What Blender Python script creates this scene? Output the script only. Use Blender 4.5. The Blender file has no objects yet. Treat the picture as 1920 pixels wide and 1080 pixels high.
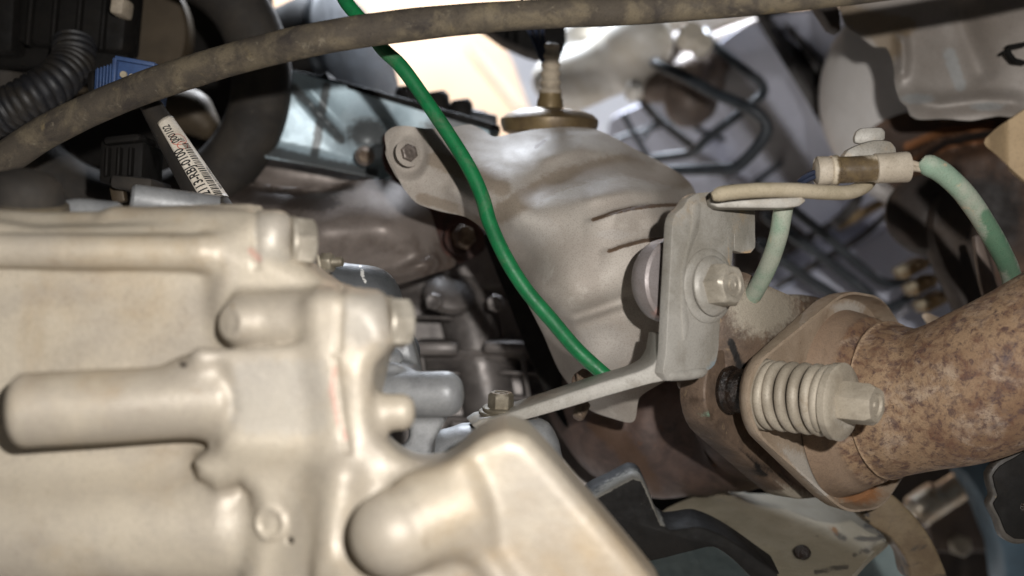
import bpy, bmesh, math, random
import numpy as np
from mathutils import Vector, Matrix
from mathutils.geometry import delaunay_2d_cdt

scene = bpy.context.scene
random.seed(7); rng = np.random.default_rng(7)
H = 0.50                      # height of the lens above the ground (m)
F = 1920 / 0.9                # focal length in photograph pixels

# ------------------------------------------------------------------ camera
cam_d = bpy.data.cameras.new("camera"); cam = bpy.data.objects.new("camera", cam_d)
scene.collection.objects.link(cam); scene.camera = cam
cam.location = (0, 0, H); cam.rotation_euler = (math.radians(90), 0, 0)
cam_d.sensor_width = 36; cam_d.lens = 40
cam_d.clip_start = 0.02; cam_d.clip_end = 60
cam_d.dof.use_dof = True; cam_d.dof.focus_distance = 0.457; cam_d.dof.aperture_fstop = 6.0
cam_d.dof.aperture_blades = 0

# ------------------------------------------------------------------ world, lamps, exposure
world = bpy.data.worlds.new("World"); scene.world = world; world.use_nodes = True
bg = world.node_tree.nodes["Background"]
bg.inputs[0].default_value = (0.80, 0.88, 1.0, 1); bg.inputs[1].default_value = 0.042

def lamp(name, kind, loc, target, power, size=0.1, col=(1, 1, 1), sy=None):
    l = bpy.data.lights.new(name, kind); l.energy = power; l.color = col
    if kind == 'AREA':
        l.shape = 'RECTANGLE' if sy else 'DISK'; l.size = size
        if sy: l.size_y = sy
    else:
        l.shadow_soft_size = size
    o = bpy.data.objects.new(name, l); scene.collection.objects.link(o)
    o.location = loc
    o.rotation_euler = (Vector(target) - Vector(loc)).to_track_quat('-Z', 'Y').to_euler()
    return o
# the phone's flash, a little above and right of the lens
lamp("flash", 'POINT', (0.060, -0.030, H + 0.048), (0, .45, H), 7.9, 0.005, (1.0, 0.972, 0.945))
# open sky over the raised bonnet, falling into the back of the engine bay
lamp("daylight", 'AREA', (0.02, 1.30, H + 1.05), (0.30, 1.06, H + 0.05), 85, 0.6, (0.82, 0.89, 1.0))
# sunlit yard behind the car
lamp("yard_light", 'AREA', (-0.3, 2.5, H + 1.7), (-0.1, 3.4, H + 0.8), 62, 1.0, (1.0, 0.97, 0.93))

vs = scene.view_settings
vs.view_transform = 'Standard'; vs.look = 'None'; vs.exposure = 0.32; vs.gamma = 1.0
vs.use_curve_mapping = False
scene.render.engine = 'CYCLES'
scene.cycles.max_bounces = 6

# ------------------------------------------------------------------ helpers: geometry
def P(x, y, d):
    return np.array([(x - 960) / F * d, d, H + (540 - y) / F * d])
def M(px, d): return px * d / F
def unit(v):
    v = np.asarray(v, float); return v / (np.linalg.norm(v) + 1e-12)
def topx(v):
    return np.stack([960 + F * v[:, 0] / v[:, 1], 540 - F * (v[:, 2] - H) / v[:, 1]], 1)

class G:
    """a bag of vertices and faces in world coordinates, with vertex masks"""
    def __init__(s, v=None, f=None): s.v = np.zeros((0, 3)) if v is None else np.asarray(v, float); s.f = f or []; s.a = {}
    def __add__(s, o):
        n = len(s.v); r = G(np.vstack([s.v, o.v]), s.f + [tuple(i + n for i in q) for q in o.f])
        for k in set(s.a) | set(o.a):
            r.a[k] = np.concatenate([s.a.get(k, np.zeros(len(s.v))), o.a.get(k, np.zeros(len(o.v)))])
        return r
    def mask(s, key, fn):
        p = topx(s.v); m = np.clip(fn(p), 0, 1)
        s.a[key] = np.maximum(s.a.get(key, 0), m); return s

def seg_dist(p, pts):
    """distance of points p (n,2) to a polyline, plus position along it 0..1"""
    pts = np.asarray(pts, float); best = np.full(len(p), 1e9); tt = np.zeros(len(p))
    L = np.concatenate([[0], np.cumsum(np.linalg.norm(np.diff(pts, axis=0), axis=1))])
    for i in range(len(pts) - 1):
        a, b = pts[i], pts[i + 1]; ab = b - a
        t = np.clip(((p - a) @ ab) / (ab @ ab + 1e-12), 0, 1)
        d = np.linalg.norm(p - (a + t[:, None] * ab), axis=1)
        m = d < best; best[m] = d[m]; tt[m] = ((L[i] + t * np.sqrt(ab @ ab)) / L[-1])[m]
    return best, tt
def line_mask(pts, w):
    return lambda p: np.exp(-(seg_dist(p, pts)[0] / w) ** 2)
def spot_mask(x, y, rx, ry=None):
    ry = ry or rx
    return lambda p: np.exp(-(((p[:, 0] - x) / rx) ** 2 + ((p[:, 1] - y) / ry) ** 2))

def catmull(pts, n):
    pts = np.asarray(pts, float)
    if len(pts) == 2: return pts[0] + (pts[1] - pts[0]) * np.linspace(0, 1, n)[:, None]
    q = np.vstack([2 * pts[0] - pts[1], pts, 2 * pts[-1] - pts[-2]])
    # centripetal-ish resample
    seg = np.linalg.norm(np.diff(pts[:, :3], axis=0), axis=1); cum = np.concatenate([[0], np.cumsum(seg)])
    s = np.linspace(0, cum[-1], n); out = []
    for x in s:
        i = min(int(np.searchsorted(cum, x, side='right') - 1), len(seg) - 1)
        t = (x - cum[i]) / (seg[i] + 1e-12); p0, p1, p2, p3 = q[i:i + 4]
        out.append(.5 * (2 * p1 + (p2 - p0) * t + (2 * p0 - 5 * p1 + 4 * p2 - p3) * t * t + (3 * p1 - p0 - 3 * p2 + p3) * t ** 3))
    return np.array(out)

def sweep(c, r, seg=16, flat=1.0, cap=True, up0=None):
    """c (n,3) centre line, r (n,) radii"""
    n = len(c); t = np.gradient(c, axis=0); t /= np.linalg.norm(t, axis=1)[:, None]
    up = np.array([0, 0, 1.]) if up0 is None else np.asarray(up0, float)
    if abs(t[0] @ up) > .95: up = np.array([0, 1., 0])
    u = unit(up - t[0] * (t[0] @ up)); V = []
    a = np.linspace(0, 2 * np.pi, seg, endpoint=False)
    for i in range(n):
        u = unit(u - t[i] * (t[i] @ u)); w = np.cross(t[i], u)
        V.append(c[i] + r[i] * (np.cos(a)[:, None] * u * flat + np.sin(a)[:, None] * w))
    V = np.vstack(V); f = []
    for i in range(n - 1):
        for j in range(seg):
            k = (j + 1) % seg
            f.append((i * seg + j, i * seg + k, (i + 1) * seg + k, (i + 1) * seg + j))
    if cap:
        f.append(tuple(range(seg))[::-1]); f.append(tuple((n - 1) * seg + j for j in range(seg)))
    return G(V, f)

def tube(pts, r, n=60, seg=16, corr=None, jitter=0.0, flat=1.0, up0=None, cap=True, rnd=True):
    """pts (px, py, depth[, radius scale]); r in pixels at the first depth"""
    w = np.array([np.append(P(*p[:3]), p[3] if len(p) > 3 else 1.0) for p in pts])
    c = catmull(w, n); rad = c[:, 3] * M(r, pts[0][2]); c = c[:, :3]
    s = np.concatenate([[0], np.cumsum(np.linalg.norm(np.diff(c, axis=0), axis=1))])
    if corr:
        pitch, amp = corr; ph = np.abs(np.sin(np.pi * s / pitch)) ** .7
        rad = rad * (1 - amp + amp * ph)
    if jitter: rad = rad * (1 + jitter * np.sin(s * 190 + 1) * np.sin(s * 83))
    if rnd and not corr:                      # soften the ends
        for k, q in ((0, .55), (-1, .55), (1, .86), (-2, .86)): rad[k] *= q
    return sweep(c, rad, seg, flat, cap, up0)

def frame(axis):
    a = unit(axis); h = np.array([0, 0, 1.]) if abs(a[2]) < .9 else np.array([1., 0, 0])
    u = unit(h - a * (a @ h)); return a, u, np.cross(a, u)

def lathe(o, axis, prof, seg=40, sq=1.0):
    """prof: list of (t, r) along axis in metres, from back to front"""
    a, u, w = frame(axis); V = []; f = []; ang = np.linspace(0, 2 * np.pi, seg, endpoint=False)
    for t, r in prof:
        V.append(np.asarray(o) + a * t + max(r, 1e-6) * (np.cos(ang)[:, None] * u * sq + np.sin(ang)[:, None] * w))
    n = len(prof)
    for i in range(n - 1):
        for j in range(seg):
            k = (j + 1) % seg
            f.append((i * seg + j, i * seg + k, (i + 1) * seg + k, (i + 1) * seg + j))
    f.append(tuple(range(seg))[::-1]); f.append(tuple((n - 1) * seg + j for j in range(seg)))
    return G(np.vstack(V), f)

def hexhead(o, axis, r, h, twist=0.0, dish=True):
    a, u, w = frame(axis); V = []; f = []; o = np.asarray(o, float)
    rings = [(0, r, 0), (h * .06, r * 1.02, 0), (h * .84, r, 0), (h, r * .86, .6), (h, r * .60, 1)]
    if dish: rings += [(h * .93, r * .52, 1), (h * .93, r * .16, 1), (h * .97, r * .12, 1)]
    seg = 36; ang = np.linspace(0, 2 * np.pi, seg, endpoint=False) + twist
    loc = np.mod(ang - twist, np.pi / 3) - np.pi / 6
    hexr = math.cos(np.pi / 6) / np.cos(loc)
    for t, rr, c in rings:
        rad = rr * (hexr * (1 - c) + np.full(seg, .93) * c)
        V.append(o + a * t + (np.cos(ang) * rad)[:, None] * u + (np.sin(ang) * rad)[:, None] * w)
    n = len(rings)
    for i in range(n - 1):
        for j in range(seg):
            k = (j + 1) % seg
            f.append((i * seg + j, i * seg + k, (i + 1) * seg + k, (i + 1) * seg + j))
    f.append(tuple(range(seg))[::-1]); f.append(tuple((n - 1) * seg + j for j in range(seg)))
    return G(np.vstack(V), f)

def washer(o, axis, r, h, ri=0):
    return lathe(o, axis, [(0, r * .97), (h * .25, r), (h * .75, r), (h, r * .94), (h, ri)], 40)

def thread(o, axis, r, L, pitch):
    prof = []; n = int(L / pitch)
    for i in range(n):
        prof += [(i * pitch, r * .88), (i * pitch + pitch * .5, r)]
    prof += [(L, r * .8), (L + r * .1, 0)]
    return lathe(o, axis, prof, 20)

def smooth_outline(pts, step=6, closed=True):
    """round an outline of (px, py) a little (Catmull-Rom through the points)"""
    pts = np.asarray(pts, float); n = len(pts); out = []
    for i in range(n if closed else n - 1):
        p0, p1, p2, p3 = pts[(i - 1) % n], pts[i], pts[(i + 1) % n], pts[(i + 2) % n]
        k = max(1, int(np.linalg.norm(p2 - p1) / step))
        for t in np.arange(k) / k:
            d1 = (p2 - p0) * .5; d2 = (p3 - p1) * .5
            L = np.linalg.norm(p2 - p1)
            for d in (d1, d2):
                m = np.linalg.norm(d)
                if m > L * .8: d *= L * .8 / m
            h = [2 * t**3 - 3 * t**2 + 1, t**3 - 2 * t**2 + t, -2 * t**3 + 3 * t**2, t**3 - t**2]
            out.append(h[0] * p1 + h[1] * d1 + h[2] * p2 + h[3] * d2)
    return np.array(out)

class TPS:
    """smooth surface through (x, y, value) control points"""
    def __init__(s, pts, lam=1e-3):
        pts = np.asarray(pts, float); s.c = pts[:, :2] / 200.; n = len(pts)
        K = s.k(s.c, s.c) + lam * np.eye(n); Q = np.c_[np.ones(n), s.c]
        A = np.zeros((n + 3, n + 3)); A[:n, :n] = K; A[:n, n:] = Q; A[n:, :n] = Q.T
        s.w = np.linalg.solve(A, np.r_[pts[:, 2], 0, 0, 0])
    def k(s, a, b):
        r2 = ((a[:, None] - b[None]) ** 2).sum(2); return .5 * r2 * np.log(r2 + 1e-9)
    def __call__(s, p):
        q = np.asarray(p, float) / 200.
        return s.k(q, s.c) @ s.w[:-3] + np.c_[np.ones(len(q)), q] @ s.w[-3:]

def sheet(outline, depth, thick=0.0012, res=8, smooth=True, edge=None):
    """a pressed metal sheet: outline in photograph pixels, depth(px array) -> metres from lens plane"""
    ol = smooth_outline(outline, res) if smooth else np.asarray(outline, float)
    if not smooth:
        o2 = []
        for i in range(len(ol)):
            a, b = ol[i], ol[(i + 1) % len(ol)]; k = max(1, int(np.linalg.norm(b - a) / res))
            o2 += [a + (b - a) * t / k for t in range(k)]
        ol = np.array(o2)
    if not callable(depth):
        if np.isscalar(depth): dv = depth; depth = lambda p: np.full(len(p), dv)
        else: depth = TPS(depth)
    n = len(ol); x0, y0 = ol.min(0); x1, y1 = ol.max(0)
    gx, gy = np.meshgrid(np.arange(x0 + res / 2, x1, res), np.arange(y0 + res / 2, y1, res * .87))
    gx = gx + (np.arange(gx.shape[0]) % 2)[:, None] * res / 2
    gp = np.c_[gx.ravel(), gy.ravel()]
    ins = np.zeros(len(gp), bool)
    for i in range(n):
        a, b = ol[i], ol[(i + 1) % n]
        c = (a[1] > gp[:, 1]) != (b[1] > gp[:, 1])
        ins ^= c & (gp[:, 0] < (b[0] - a[0]) * (gp[:, 1] - a[1]) / (b[1] - a[1] + 1e-12) + a[0])
    gp = gp[ins]
    if len(gp): gp = gp[seg_dist(gp, np.vstack([ol, ol[:1]]))[0] > res * .5]
    allp = np.vstack([ol, gp])
    vv, ee, ff, ov, _, _ = delaunay_2d_cdt([Vector(p) for p in allp], [(i, (i + 1) % n) for i in range(n)], [], 1, 1e-5)
    vv = np.array([(p.x, p.y) for p in vv]); d = depth(vv)
    V = np.stack([(vv[:, 0] - 960) / F * d, d, H + (540 - vv[:, 1]) / F * d], 1)
    fs = []
    for t in ff:
        a, b, c = t[:3]; nn = np.cross(V[b] - V[a], V[c] - V[a])
        fs.append(tuple(t) if nn[1] < 0 else tuple(t)[::-1])
    N = np.zeros_like(V); fa = np.array(fs)
    fn = np.cross(V[fa[:, 1]] - V[fa[:, 0]], V[fa[:, 2]] - V[fa[:, 0]])
    for k in range(3): np.add.at(N, fa[:, k], fn)
    N /= np.linalg.norm(N, axis=1)[:, None] + 1e-15
    m = len(V); B = V - N * thick
    faces = fs + [tuple(i + m for i in q[::-1]) for q in fs]
    cnt = {}
    for q in fs:
        for i in range(3):
            e = (q[i], q[(i + 1) % 3]); cnt[e] = 1
    for (a, b) in list(cnt):
        if (b, a) not in cnt: faces.append((b, a, a + m, b + m))
    return G(np.vstack([V, B]), faces)

def bump_line(pts, w, h, taper=.15):
    """a rib (h<0 towards the lens) along a polyline, for use in depth functions"""
    def fn(p):
        d, t = seg_dist(p, pts); e = np.clip(np.minimum(t, 1 - t) / taper, 0, 1)
        return h * np.exp(-(d / w) ** 2) * (.25 + .75 * e * e * (3 - 2 * e))
    return fn

def bev(g, width, seg=2, angle=30):
    bm = bmesh.new(); vs_ = [bm.verts.new(v) for v in g.v]
    for q in g.f:
        try: bm.faces.new([vs_[i] for i in q])
        except ValueError: pass
    bmesh.ops.recalc_face_normals(bm, faces=bm.faces)
    es = [e for e in bm.edges if len(e.link_faces) == 2 and e.calc_face_angle(0) > math.radians(angle)]
    bmesh.ops.bevel(bm, geom=es, offset=width, segments=seg, profile=.5, affect='EDGES', clamp_overlap=True)
    bm.verts.index_update()
    r = G(np.array([v.co[:] for v in bm.verts]), [tuple(v.index for v in q.verts) for q in bm.faces]); bm.free()
    return r

def prism(pts3, off, bevel=0.0005, seg=2):
    """pts3 (n,3) polygon in space, extruded by the vector off"""
    p = np.asarray(pts3, float); n = len(p); off = np.asarray(off, float)
    f = [tuple(range(n)), tuple(range(2 * n - 1, n - 1, -1))] + [(i, (i + 1) % n, n + (i + 1) % n, n + i) for i in range(n)]
    g = G(np.vstack([p, p + off]), f)
    return bev(g, bevel, seg, 35) if bevel else g

def pplate(outline, depth, off, bevel=0.0005, smooth=True, step=10):
    """flat plate from a pixel outline; depth is a number or a (d, dd/dx, dd/dy) plane about (960,540)"""
    ol = smooth_outline(outline, step) if smooth else np.asarray(outline, float)
    pts = [P(x, y, depth if np.isscalar(depth) else depth[0] + depth[1] * (x - 960) + depth[2] * (y - 540)) for x, y in ol]
    return prism(pts, off, bevel)

def pbox(x0, y0, x1, y1, d0, d1, rot=0, bevel=.002, yaw=0.0):
    """a box: pixel rectangle at depth d0, reaching back to d1, turned about its middle"""
    cx, cy = (x0 + x1) / 2, (y0 + y1) / 2; c = P(cx, cy, d0); hw = M((x1 - x0) / 2, d0); hh = M((y1 - y0) / 2, d0)
    cr, sr = math.cos(math.radians(-rot)), math.sin(math.radians(-rot))
    X = np.array([cr * math.cos(yaw), math.sin(yaw), sr]); Z = np.array([-sr, 0, cr]); Y = np.cross(Z, X)
    Y = Y if Y[1] > 0 else -Y
    pts = [c + X * hw * a + Z * hh * b for a, b in ((-1, -1), (1, -1), (1, 1), (-1, 1))]
    return prism(pts, Y * (d1 - d0), bevel)

# ------------------------------------------------------------------ helpers: solids from distance fields (castings)
def s_min(a, b, k):
    h = np.maximum(k - np.abs(a - b), 0) / k; return np.minimum(a, b) - h * h * k * .25
def s_max(a, b, k): return -s_min(-a, -b, k)
def d_caps(X, a, b, r):
    a = np.asarray(a, np.float32); b = np.asarray(b, np.float32); ab = b - a
    t = np.clip(((X - a) @ ab) / (ab @ ab), 0, 1)
    return np.linalg.norm(X - a - t[..., None] * ab, axis=-1) - r
def d_cyl(X, a, b, r, rd=.001, r2=None):
    a = np.asarray(a, np.float32); b = np.asarray(b, np.float32); ab = b - a; L = np.linalg.norm(ab); u = ab / L
    t = (X - a) @ u; q = np.linalg.norm(X - a - t[..., None] * u, axis=-1)
    rr = r if r2 is None else r + (r2 - r) * np.clip(t / L, 0, 1)
    dx = q - rr + rd; dy = np.abs(t - L / 2) - L / 2 + rd
    return np.minimum(np.maximum(dx, dy), 0) + np.hypot(np.maximum(dx, 0), np.maximum(dy, 0)) - rd
def d_ell(X, c, r):
    r = np.asarray(r, np.float32); q = (X - np.asarray(c, np.float32)) / r
    k0 = np.linalg.norm(q, axis=-1); k1 = np.linalg.norm(q / r, axis=-1); return k0 * (k0 - 1) / (k1 + 1e-9)
def d_torus(X, c, axis, R, r):
    a = unit(axis).astype(np.float32); v = X - np.asarray(c, np.float32); t = v @ a
    q = np.linalg.norm(v - t[..., None] * a, axis=-1) - R; return np.hypot(q, t) - r
def d_slab(X, poly, dref, d0, d1, rd=.003):
    """outline in pixels at depth dref, between depths d0 and d1, rounded by rd"""
    p = np.array([P(x, y, dref)[[0, 2]] for x, y in smooth_outline(poly, 25)], np.float32)
    xx = X[:, 0, :, 0]; zz = X[:, 0, :, 2]; d = np.full(xx.shape, 1e9, np.float32); s = np.ones(xx.shape, np.float32); n = len(p)
    for i in range(n):
        a = p[i]; b = p[i - 1]; ex, ez = b - a; wx = xx - a[0]; wz = zz - a[1]
        t = np.clip((wx * ex + wz * ez) / (ex * ex + ez * ez + 1e-12), 0, 1)
        d = np.minimum(d, (wx - ex * t) ** 2 + (wz - ez * t) ** 2)
        c1 = zz >= a[1]; c2 = zz < b[1]; c3 = ex * wz > ez * wx
        s = np.where((c1 & c2 & c3) | (~c1 & ~c2 & ~c3), -s, s)
    d = (s * np.sqrt(d) + rd)[:, None, :]               # the outline only depends on x and z
    yy = X[..., 1]
    dy = np.maximum(d0 - yy, yy - d1) + rd
    return np.minimum(np.maximum(d, dy), 0) + np.hypot(np.maximum(d, 0), np.maximum(dy, 0)) - rd

def nets(fn, lo, hi, h):
    """surface nets of a distance field in the box lo..hi with cell size h"""
    lo = np.asarray(lo, float); n = np.ceil((np.asarray(hi) - lo) / h).astype(int) + 1
    ax = [np.float32(lo[k]) + np.arange(n[k], dtype=np.float32) * np.float32(h) for k in range(3)]
    X = np.stack(np.meshgrid(*ax, indexing='ij'), -1); D = fn(X); del X
    for k in range(3):                                      # close the solid at the box
        s = [slice(None)] * 3
        for e in (0, -1): s[k] = e; D[tuple(s)] = np.maximum(D[tuple(s)], h * .5)
    S = D < 0
    c = [D[i:n[0] - 1 + i, j:n[1] - 1 + j, k:n[2] - 1 + k] for i in (0, 1) for j in (0, 1) for k in (0, 1)]
    off = np.array([(i, j, k) for i in (0, 1) for j in (0, 1) for k in (0, 1)], float)
    neg = sum((q < 0).astype(np.int8) for q in c); act = (neg > 0) & (neg < 8)
    idx = np.full(act.shape, -1, np.int64); m = int(act.sum()); idx[act] = np.arange(m)
    cv = np.stack([q[act] for q in c], 1).astype(float)
    acc = np.zeros((m, 3)); cn = np.zeros(m)
    for a in range(8):
        for b in range(a + 1, 8):
            if np.abs(off[a] - off[b]).sum() != 1: continue
            x = (cv[:, a] < 0) != (cv[:, b] < 0); t = cv[:, a] / (cv[:, a] - cv[:, b] + 1e-20)
            acc[x] += off[a] + t[x, None] * (off[b] - off[a]); cn[x] += 1
    V = (np.argwhere(act) + acc / cn[:, None]) * h + lo
    faces = []
    for k in range(3):
        u, w = [(1, 2), (2, 0), (0, 1)][k]
        s0 = [slice(1, -1)] * 3; s1 = [slice(1, -1)] * 3; s0[k] = slice(0, -1); s1[k] = slice(1, None)
        A = S[tuple(s0)]; B = S[tuple(s1)]; e = np.argwhere(A != B); inside = A[A != B]
        base = e.copy(); base[:, u] += 1; base[:, w] += 1
        def g(du, dw):
            q = base.copy(); q[:, u] -= du; q[:, w] -= dw; return idx[q[:, 0], q[:, 1], q[:, 2]]
        quad = np.stack([g(1, 1), g(0, 1), g(0, 0), g(1, 0)], 1)
        quad[~inside] = quad[~inside][:, ::-1]; faces.append(quad[(quad >= 0).all(1)])
    return G(V, [tuple(int(i) for i in q) for q in np.vstack(faces)])

# ------------------------------------------------------------------ helpers: objects
def mesh_of(g, name, mat, base, angle):
    me = bpy.data.meshes.new(name); me.from_pydata((g.v - base).tolist(), [], g.f); me.update()
    for k, a in g.a.items():
        at = me.attributes.new(k, 'FLOAT', 'POINT'); at.data.foreach_set('value', np.asarray(a, np.float32))
    me.polygons.foreach_set('use_smooth', [True] * len(me.polygons))
    if angle < 180: me.set_sharp_from_angle(angle=math.radians(angle))
    me.materials.append(mat)
    return me

class Thing:
    def __init__(s, name, label, cat, group=None, kind=None):
        s.name, s.label, s.cat, s.group, s.kind, s.parts = name, label, cat, group, kind, []
    def part(s, name, g, mat, parent=None, label=None, angle=40):
        s.parts.append((name, g, mat, parent, label, angle)); return len(s.parts) - 1
    def finish(s):
        allv = np.vstack([p[1].v for p in s.parts]); lo, hi = allv.min(0), allv.max(0)
        base = np.array([(lo[0] + hi[0]) / 2, (lo[1] + hi[1]) / 2, lo[2]])
        single = len(s.parts) == 1
        if single: root = bpy.data.objects.new(s.name, mesh_of(s.parts[0][1], s.name, s.parts[0][2], base, s.parts[0][5]))
        else: root = bpy.data.objects.new(s.name, None); root.empty_display_size = .02
        root.location = base; scene.collection.objects.link(root)
        if s.kind: root["kind"] = s.kind
        if s.label: root["label"] = s.label
        if s.cat: root["category"] = s.cat
        if s.group: root["group"] = s.group
        s.obs = [root]
        if not single:
            s.obs = []
            for name, g, mat, parent, label, angle in s.parts:
                o = bpy.data.objects.new(name, mesh_of(g, name, mat, base, angle)); scene.collection.objects.link(o)
                o.parent = root if parent is None else s.obs[parent]
                if label: o["label"] = label
                s.obs.append(o)
        return root

def one(name, label, cat, g, mat, angle=40, group=None, kind=None):
    t = Thing(name, label, cat, group, kind); t.part(name, g, mat, angle=angle); return t.finish()

# ------------------------------------------------------------------ helpers: materials
def C(hexs):
    h = hexs.lstrip('#'); v = [int(h[i:i + 2], 16) / 255 for i in (0, 2, 4)]
    return tuple(x / 12.92 if x <= .04045 else ((x + .055) / 1.055) ** 2.4 for x in v) + (1,)

def mat(name, base, c2=None, s=60, lo=.38, hi=.62, metal=0.0, rough=.6, rvar=.12, bump=.25, bs=500, bd=.0004,
        speck=None, m1=None, m2=None, m3=None, grime=None, spec=.5, stretch=None):
    m = bpy.data.materials.new(name); m.use_nodes = True; nt = m.node_tree; N = nt.nodes; L = nt.links
    b = N["Principled BSDF"]; tc = N.new("ShaderNodeTexCoord"); co = tc.outputs["Object"]
    if stretch:
        mp = N.new("ShaderNodeMapping"); mp.inputs["Scale"].default_value = stretch; L.new(co, mp.inputs[0]); co = mp.outputs[0]
    def noise(sc, det=6, ro=.6, dist=0.0):
        n = N.new("ShaderNodeTexNoise"); n.inputs["Scale"].default_value = sc; n.inputs["Detail"].default_value = det
        n.inputs["Roughness"].default_value = ro; n.inputs["Distortion"].default_value = dist; L.new(co, n.inputs["Vector"]); return n.outputs["Fac"]
    def ramp(f, a, c):
        r = N.new("ShaderNodeMapRange"); r.interpolation_type = 'SMOOTHSTEP'
        r.inputs["From Min"].default_value = a; r.inputs["From Max"].default_value = c; L.new(f, r.inputs["Value"]); return r.outputs[0]
    def mixc(f, a, c):
        x = N.new("ShaderNodeMix"); x.data_type = 'RGBA'
        if hasattr(f, 'links'): L.new(f, x.inputs[0])
        else: x.inputs[0].default_value = f
        for sck, val in ((x.inputs[6], a), (x.inputs[7], c)):
            if hasattr(val, 'links'): L.new(val, sck)
            else: sck.default_value = val
        return x.outputs[2]
    def math_(op, a, c):
        x = N.new("ShaderNodeMath"); x.operation = op
        for i, v in enumerate((a, c)):
            if hasattr(v, 'links'): L.new(v, x.inputs[i])
            else: x.inputs[i].default_value = v
        return x.outputs[0]
    col = C(base)
    n1 = noise(s, 8, .62, .3)
    if c2: col = mixc(ramp(n1, lo, hi), col, C(c2))
    if grime:                                   # (colour, scale, lo, hi)
        col = mixc(ramp(noise(grime[1], 9, .7, .6), grime[2], grime[3]), col, C(grime[0]))
    if speck:
        for sp in (speck if isinstance(speck, list) else [speck]):
            col = mixc(ramp(noise(sp[1], 7, .66, .4), sp[2], sp[3]), col, mixc(sp[4] if len(sp) > 4 else 1.0, col, C(sp[0])))
    ragged = noise(420, 6, .7)
    for key, cc in (("m1", m1), ("m2", m2), ("m3", m3)):
        if not cc: continue
        at = N.new("ShaderNodeAttribute"); at.attribute_name = key
        v = math_('ADD', at.outputs["Fac"], math_('MULTIPLY', math_('SUBTRACT', ragged, .5), .9))
        v = math_('MULTIPLY', ramp(v, .30, .75), ramp(at.outputs["Fac"], .02, .12))
        col = mixc(math_('MULTIPLY', v, cc[1] if isinstance(cc, tuple) else 1.0), col, C(cc[0] if isinstance(cc, tuple) else cc))
    fine = noise(1800, 3, .6)
    col = mixc(math_('MULTIPLY', ramp(fine, .45, .72), .34), col, mixc(.75, col, (0.02, .015, .01, 1)))
    if hasattr(col, 'links'): L.new(col, b.inputs["Base Color"])
    else: b.inputs["Base Color"].default_value = col
    b.inputs["Metallic"].default_value = metal; b.inputs["Specular IOR Level"].default_value = spec
    r = N.new("ShaderNodeMapRange"); L.new(noise(s * 2.7, 5, .6), r.inputs["Value"])
    r.inputs["From Min"].default_value = .3; r.inputs["From Max"].default_value = .7
    r.inputs["To Min"].default_value = max(rough - rvar, .05); r.inputs["To Max"].default_value = min(rough + rvar, 1)
    L.new(r.outputs[0], b.inputs["Roughness"])
    if bump:
        bn = N.new("ShaderNodeBump"); bn.inputs["Strength"].default_value = bump; bn.inputs["Distance"].default_value = bd
        L.new(noise(bs, 6, .65), bn.inputs["Height"]); L.new(bn.outputs[0], b.inputs["Normal"])
    return m
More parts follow.
